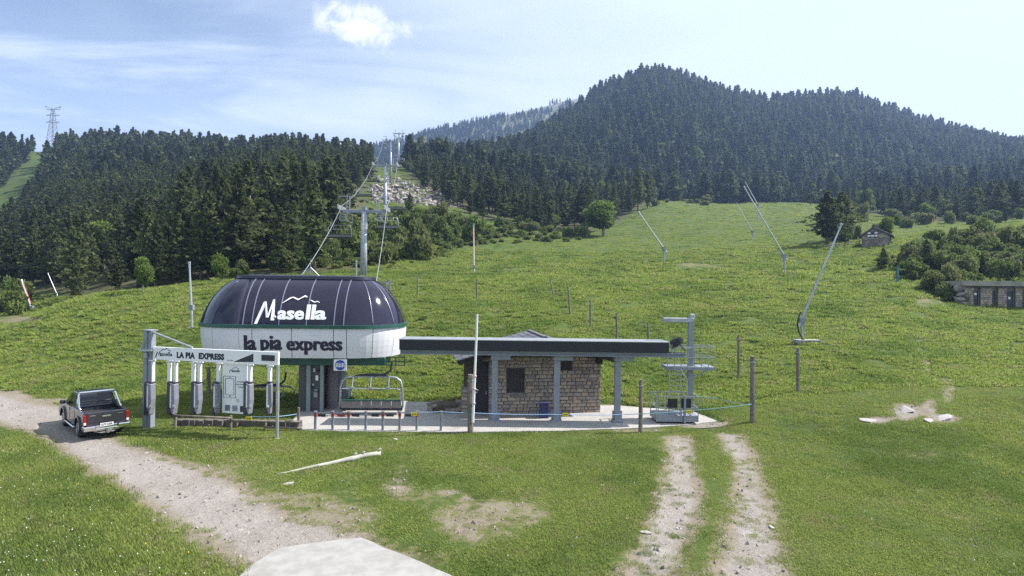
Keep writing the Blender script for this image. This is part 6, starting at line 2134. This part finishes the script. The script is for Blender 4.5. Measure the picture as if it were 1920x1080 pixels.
# flared wheel arches
for yc in (YR, YFw):
    for s in (-1, 1):
        b = MB(); r0, r1 = .46, .56
        o_, i_ = [], []
        for k in range(11):
            a = math.pi * k / 10
            o_.append((yc + r1 * math.cos(a), .42 + r1 * math.sin(a) * .95)); i_.append((yc + r0 * math.cos(a), .42 + r0 * math.sin(a)))
        xa, xb = (HWt - .06, HWt + .035) if s > 0 else (-HWt - .035, -HWt + .06)
        for k in range(10): b.prism([i_[k], o_[k], o_[k + 1], i_[k + 1]], xa, xb, 'x')
        b.build('wheel_arch', M_PAINT, truck)
        w_ = MB(); x = s * .78
        w_.path([(x - .125, yc, WR), (x - .10, yc, WR), (x + .10, yc, WR), (x + .125, yc, WR)], [WR * .86, WR, WR, WR * .86], 26)
        wh = w_.build('wheel', M_TYRE, truck)
        b = MB(); xo = x + s * .128
        b.tube((x, yc, WR), (xo - s * .02, yc, WR), .235, n=20); b.build('rim', M_DARK, wh)
        b = MB()
        for k in range(6):
            a = k * math.pi / 3
            b.bar((xo, yc, WR), (xo, yc + .22 * math.cos(a), WR + .22 * math.sin(a)), .06, .04, (1, 0, 0))
        b.tube((xo - s * .02, yc, WR), (xo + s * .02, yc, WR), .06, n=10)
        b.path([(xo, yc + .23 * math.cos(k * .3307), WR + .23 * math.sin(k * .3307)) for k in range(20)], .02, 5)
        b.build('spokes', M_RIM, wh)
        b = MB(); b.box(x, yc - .56 if yc < 0 else yc - .5, .36, .26, .03, .34); b.build('mud_flap', M_TYRE if yc > 0 else M_BLACK, truck)
# cab
ct = [(1.30, 1.17), (0.48, 1.74), (0.25, 1.79), (-.45, 1.80), (-.68, 1.74), (-.86, 1.17)]
def cabx(z): return HWt - .05 - max(0, z - 1.17) * .26
b = MB()
k = len(ct)
vs = [(-cabx(z), y, z) for y, z in ct] + [(cabx(z), y, z) for y, z in ct]
b.add(vs, [list(range(k)), list(range(k, 2 * k))[::-1]] + [(i, k + i, k + (i + 1) % k, (i + 1) % k) for i in range(k)])
cabo = b.build('cab', M_PAINT, truck, bevel=.03)
def pane(pts, name, parent, out):
    """glass pane laid just proud of the cab"""
    n_ = (Vector(pts[1]) - Vector(pts[0])).cross(Vector(pts[2]) - Vector(pts[0])).normalized()
    if n_.dot(Vector(out)) < 0: n_ = -n_
    b = MB(); q = [Vector(p) + n_ * .012 for p in pts]; r = [Vector(p) - n_ * .01 for p in pts]; m_ = len(pts)
    b.add(q + r, [list(range(m_)), list(range(m_, 2 * m_))[::-1]] + [(i, (i + 1) % m_, m_ + (i + 1) % m_, m_ + i) for i in range(m_)])
    return b.build(name, M_CGLASS, parent)
for s in (-1, 1):
    X = lambda z: s * cabx(z)
    pane([(X(1.22), 1.12, 1.22), (X(1.22), .22, 1.22), (X(1.68), .22, 1.68), (X(1.68), .46, 1.68)], 'front_side_window', cabo, (s, 0, 0))
    pane([(X(1.22), .12, 1.22), (X(1.22), -.62, 1.22), (X(1.68), -.52, 1.68), (X(1.68), .12, 1.68)], 'rear_side_window', cabo, (s, 0, 0))
    b = MB(); b.box(s * (HWt + .13), .95, 1.24, .22, .12, .17); b.bar((s * (HWt - .06), 1.0, 1.18), (s * (HWt + .08), .97, 1.2), .05); b.build('mirror', M_BLACK, truck, bevel=.03)
    for yy in (.25, -.55):
        b = MB(); b.box(s * (HWt - .015), yy, 1.02, .03, .16, .035); b.build('door_handle', M_CHROME, truck)
    b = MB(); b.box(s * (HWt - .028), .17, .85, .012, .012, .56); b.box(s * (HWt - .028), -.80, .85, .012, .012, .56); b.build('door_seam', M_BLACK, truck)
    b = MB(); b.path([(s * .86, 1.05, .40), (s * .95, .98, .36), (s * .95, -.85, .36), (s * .86, -.95, .42)], .045, 8); b.build('side_step', M_CHROME, truck, smooth=True)
    b = MB(); b.path([(s * .74, -.92, 1.80), (s * .78, -1.02, 1.72), (s * .84, -1.45, 1.30), (s * .85, -1.75, 1.20)], .045, 8); b.path([(s * .80, -.98, 1.62), (s * .83, -1.02, 1.2)], .04, 6); b.build('sport_bar_leg', M_CHROME, truck, smooth=True)
    b = MB(); b.prism([(-2.69, .68), (-2.69, 1.12), (-2.50, 1.12), (-2.44, .9), (-2.5, .68)], s * .80 if s > 0 else -.945, .945 if s > 0 else -.80, 'x'); tl = b.build('tail_light', M_TAIL, truck, bevel=.02)
    b = MB(); b.box(s * .875, -2.695, .76, .09, .012, .09); b.build('reversing_lamp', M_WHITEP, tl)
    b = MB(); b.prism([(-2.86, .46), (-2.86, .64), (-2.62, .66), (-2.4, .62), (-2.4, .48), (-2.62, .44)], s * .46 if s > 0 else -.96, .96 if s > 0 else -.46, 'x'); b.build('bumper_end', M_CHROME, truck, bevel=.03)
b = MB(); b.path([(-.76, -.93, 1.78), (-.70, -.93, 1.84), (.70, -.93, 1.84), (.76, -.93, 1.78)], .05, 8); b.build('sport_bar_top', M_CHROME, truck, smooth=True)
pane([(-.70, -.835, 1.25), (.70, -.835, 1.25), (.62, -.705, 1.68), (-.62, -.705, 1.68)], 'rear_window', cabo, (0, -1, .2))
pane([(-.74, 1.22, 1.225), (.74, 1.22, 1.225), (.66, .58, 1.675), (-.66, .58, 1.675)], 'windscreen', cabo, (0, 1, .5))
for zz in (1.30, 1.42):
    b = MB(); b.bar((-.66, -.9, zz), (.66, -.9, zz), .025); b.build('window_guard', M_CHROME, truck)
b = MB(); b.box(0, -2.70, .47, 1.0, .22, .10); b.box(0, -2.68, .57, .9, .12, .12); b.build('bumper_step', M_CHROME, truck, bevel=.02)
b = MB(); b.box(0, -2.755, .66, .54, .015, .135); plate = b.build('number_plate', M_WHITEP, truck)
b = MB(); v, f = text_data('1679 KRR', .03); u = fit_text(v, -.24, .24, .615, .705); add_flat(b, [(q[0], q[1]) for q in u], f, lambda x, z, d: Vector((x, -2.764 - d, z)), .003); b.build('plate_lettering', M_INK, plate, fix=False)
b = MB(); b.bar((0, -2.6, .38), (0, -3.0, .36), .07); b.path([(-.55, -2.6, .42), (-.25, -2.78, .33), (.25, -2.78, .33), (.55, -2.6, .42)], .03, 6); b.tube((0, -2.98, .38), (0, -2.98, .48), .03, n=8); b.box(.12, -2.82, .40, .16, .04, .1); b.build('tow_hitch', M_RIM, truck)
b = MB(); b.box(0, 0, .36, 1.3, 4.2, .12); b.tube((-.78, YR, WR), (.78, YR, WR), .07, n=8); b.build('chassis', M_BLACK, truck)
# ------------------------------------------------------------------ grass
def tuft_patch(seed, nb, half, h0, h1, wid, m=M_GRASS):
    g = np.random.default_rng(seed)
    V, Fc = [], []
    for i in range(nb):
        x, y = g.uniform(-half, half, 2)
        a = g.uniform(0, 6.28); h = g.uniform(h0, h1); l = h * g.uniform(0.15, 0.8); w_ = wid * g.uniform(0.6, 1.3)
        dx, dy = math.cos(a), math.sin(a)
        b = len(V)
        V += [(x - dy * w_, y + dx * w_, -0.02), (x + dy * w_, y - dx * w_, -0.02), (x + dx * l * 0.4 + dy * w_ * 0.7, y + dy * l * 0.4 - dx * w_ * 0.7, h * 0.6), (x + dx * l, y + dy * l, h)]
        Fc += [(b, b + 1, b + 2), (b, b + 2, b + 3)]
    return np_mesh('grass_patch', V, Fc, m)
GP = [bpy.data.objects.new('grass_patch', tuft_patch(500 + i, 110, 0.42, 0.025, 0.12, 0.009, M_GRASS_NEAR)) for i in range(4)]
TUS = [bpy.data.objects.new('grass_tussock', tuft_patch(520 + i, 70, 0.30, 0.10, 0.30, 0.022)) for i in range(4)]
def mask_at(x, y):
    return sample(gravel, x, y)
# near meadow
N = 37000
y = 12.0 + 22.0 * rng.uniform(size=N) ** 0.85
u = rng.uniform(-1.45, 1.35, N)
x = u * y
gmv = mask_at(x, y) + (fbm(x * 0.9, y * 0.9, 61) - 0.5) * 0.55
pd = sdist(PLAZA, x, y); sd = sdist(SLAB, x, y)
dens = np.clip(0.25 + 1.9 * (fbm(x * 0.55, y * 0.4, 71) - 0.25), 0.18, 1.0)
keep = (gmv < 0.22 + 0.22 * rng.uniform(size=N)) & (rng.uniform(size=N) < dens) & (pd > 0.1) & (sd > 0.1)
x, y = x[keep], y[keep]
cpx = col_of(x, y); tall = np.clip((cpx < 430) * (y < 24) * 0.9 + 0.0, 0, 1) + (fbm(x * 0.35, y * 0.35, 8) - 0.35) * 0.9
s = np.clip(0.50 + 0.65 * tall, 0.30, 1.5) * rng.uniform(0.7, 1.3, len(x))
k = len(x)
scatter('grass', np.column_stack([x, y, sample(GZ, x, y)]), np.column_stack([0 * s, 0 * s, rng.uniform(0, 6.28, k)]), np.column_stack([np.full(k, 1.0), np.full(k, 1.0), s]),
        rng.integers(0, 4, k), GP, 'short green meadow grass around the road and the plaza')
# tussocks on the slope
N = 46000
y = np.exp(rng.uniform(math.log(31), math.log(120), N))
u = rng.uniform(-1.25, 1.2, N); x = u * y
keep = (sample(wood, x, y) < 0.3) & (mask_at(x, y) < 0.35) & (sdist(PLAZA, x, y) > 0.3) & (rng.uniform(size=N) < 0.5 + 0.5 * (fbm(x * 0.5, y * 0.4, 90) > 0.45))
x, y = x[keep], y[keep]; k = len(x)
s = rng.uniform(0.5, 1.25, k) * np.clip(y / 55, 0.75, 1.5)
scatter('slope_grass', np.column_stack([x, y, sample(GZ, x, y)]), np.column_stack([0 * s, 0 * s, rng.uniform(0, 6.28, k)]), np.column_stack([s * 1.3, s * 1.3, s * 0.8]),
        rng.integers(0, 4, k), TUS, 'grass tussocks on the open slope')
# upper piste and far slope
N = 16000
y = np.exp(rng.uniform(math.log(112), math.log(330), N)); u = rng.uniform(-0.35, 0.95, N); x = u * y
keep = (sample(wood, x, y) < 0.3) & (rng.uniform(size=N) < 0.4 + 0.6 * (fbm(x * 0.16, y * 0.10, 90) > 0.47))
x, y = x[keep], y[keep]; k = len(x)
s = rng.uniform(1.2, 2.4, k) * np.clip(y / 200, 0.7, 1.4)
scatter('piste_grass', np.column_stack([x, y, sample(GZ, x, y)]), np.column_stack([0 * s, 0 * s, rng.uniform(0, 6.28, k)]), np.column_stack([s * 1.3, s * 1.3, s * 0.45]),
        rng.integers(0, 4, k), [bpy.data.objects.new('piste_tussock', o.data) for o in TUS], 'grass of the upper ski piste')
# clover heads and dandelions
def flower_mesh(r):
    b = MB(); b.path([(0, 0, 0.0), (0, 0, r), (0, 0, 2 * r)], [r * 0.6, r, r * 0.5], 5)
    return b
M_CLOVER = mat('clover_head', (0.75, 0.74, 0.70), 0.8); M_DAND = mat('dandelion', (0.75, 0.55, 0.03), 0.8)
fl = [bpy.data.objects.new('clover', flower_mesh(0.016).mesh('clover', M_CLOVER)), bpy.data.objects.new('dandelion', flower_mesh(0.018).mesh('dandelion', M_DAND))]
N = 2300
y = 12.5 + 16 * rng.uniform(size=N); u = rng.uniform(-0.95, 0.95, N); x = u * y
c_ = col_of(x, y)
keep = (mask_at(x, y) < 0.25) & (sdist(PLAZA, x, y) > 0.2) & (sdist(SLAB, x, y) > 0.2) & (rng.uniform(size=N) < np.where(c_ < 430, 1.0, 0.14))
x, y, c_ = x[keep], y[keep], c_[keep]; k = len(x)
yel = ((c_ > 1640) & (c_ < 1800) & (y < 15)) | ((y > 26) & (c_ > 570) & (c_ < 700)) | (rng.uniform(size=k) < 0.05)
s = rng.uniform(0.45, 1.0, k)
scatter('clover_flowers', np.column_stack([x, y, sample(GZ, x, y) + rng.uniform(0.05, 0.14, k)]), np.zeros((k, 3)), np.repeat(s[:, None], 3, 1), yel.astype(int), fl, 'tiny white clover heads and yellow dandelions in the grass')
# loose stones on the gravel
N = 14000
y = 12.2 + 20 * rng.uniform(size=N) ** 1.2; u = rng.uniform(-0.95, 0.95, N); x = u * y
keep = (mask_at(x, y) > 0.42) & (sdist(SLAB, x, y) > 0.05) & (sdist(PLAZA, x, y) > 0.2)
x, y = x[keep], y[keep]; k = len(x)
s = 0.012 + 0.07 * rng.uniform(size=k) ** 5
scatter('gravel_stones', np.column_stack([x, y, sample(GZ, x, y)]), rng.uniform(-3, 3, (k, 3)), np.column_stack([s * 1.3, s, s * 0.7]), rng.integers(0, 7, k),
        [bpy.data.objects.new('pebble', m_) for m_ in ROCKS], 'loose pale stones lying on the gravel road and the wheel tracks')
# tufts growing in the tracks
N = 3600
y = 12.2 + 15 * rng.uniform(size=N); u = rng.uniform(-0.6, 0.55, N); x = u * y
keep = (mask_at(x, y) > 0.4) & (mask_at(x, y) < 0.9) & (sdist(SLAB, x, y) > 0.1) & (sdist(PLAZA, x, y) > 0.1) & (fbm(x * 1.2, y * 1.2, 12) > 0.46) & (sdist(ROAD, x, y) > -0.7)
x, y = x[keep], y[keep]; k = len(x); s = rng.uniform(0.3, 0.7, k)
scatter('track_grass', np.column_stack([x, y, sample(GZ, x, y)]), np.column_stack([0 * s, 0 * s, rng.uniform(0, 6.28, k)]), np.column_stack([s * 0.6, s * 0.6, s]),
        rng.integers(0, 4, k), [bpy.data.objects.new('track_grass_patch', o.data) for o in GP], 'sparse grass tufts growing in the gravel')

if HAZE_DENSITY > 0:
    hb = MB(); hb.box(0, 625, 252, 6400, 2160, 544)
    hz_m = bpy.data.materials.new('haze'); hz_m.use_nodes = True
    ht = NT(hz_m.node_tree); hz_m.node_tree.nodes.clear()
    pv = ht.n('ShaderNodeVolumePrincipled', inp={'Color': (0.40, 0.58, 1.0, 1), 'Density': HAZE_DENSITY, 'Anisotropy': 0.35})
    ho = ht.n('ShaderNodeOutputMaterial'); ht.link(pv.outputs[0], ho.inputs['Volume'])
    haze = hb.build('haze', hz_m)
    put(haze, 'thin bluish mountain haze in the air', kind='stuff')
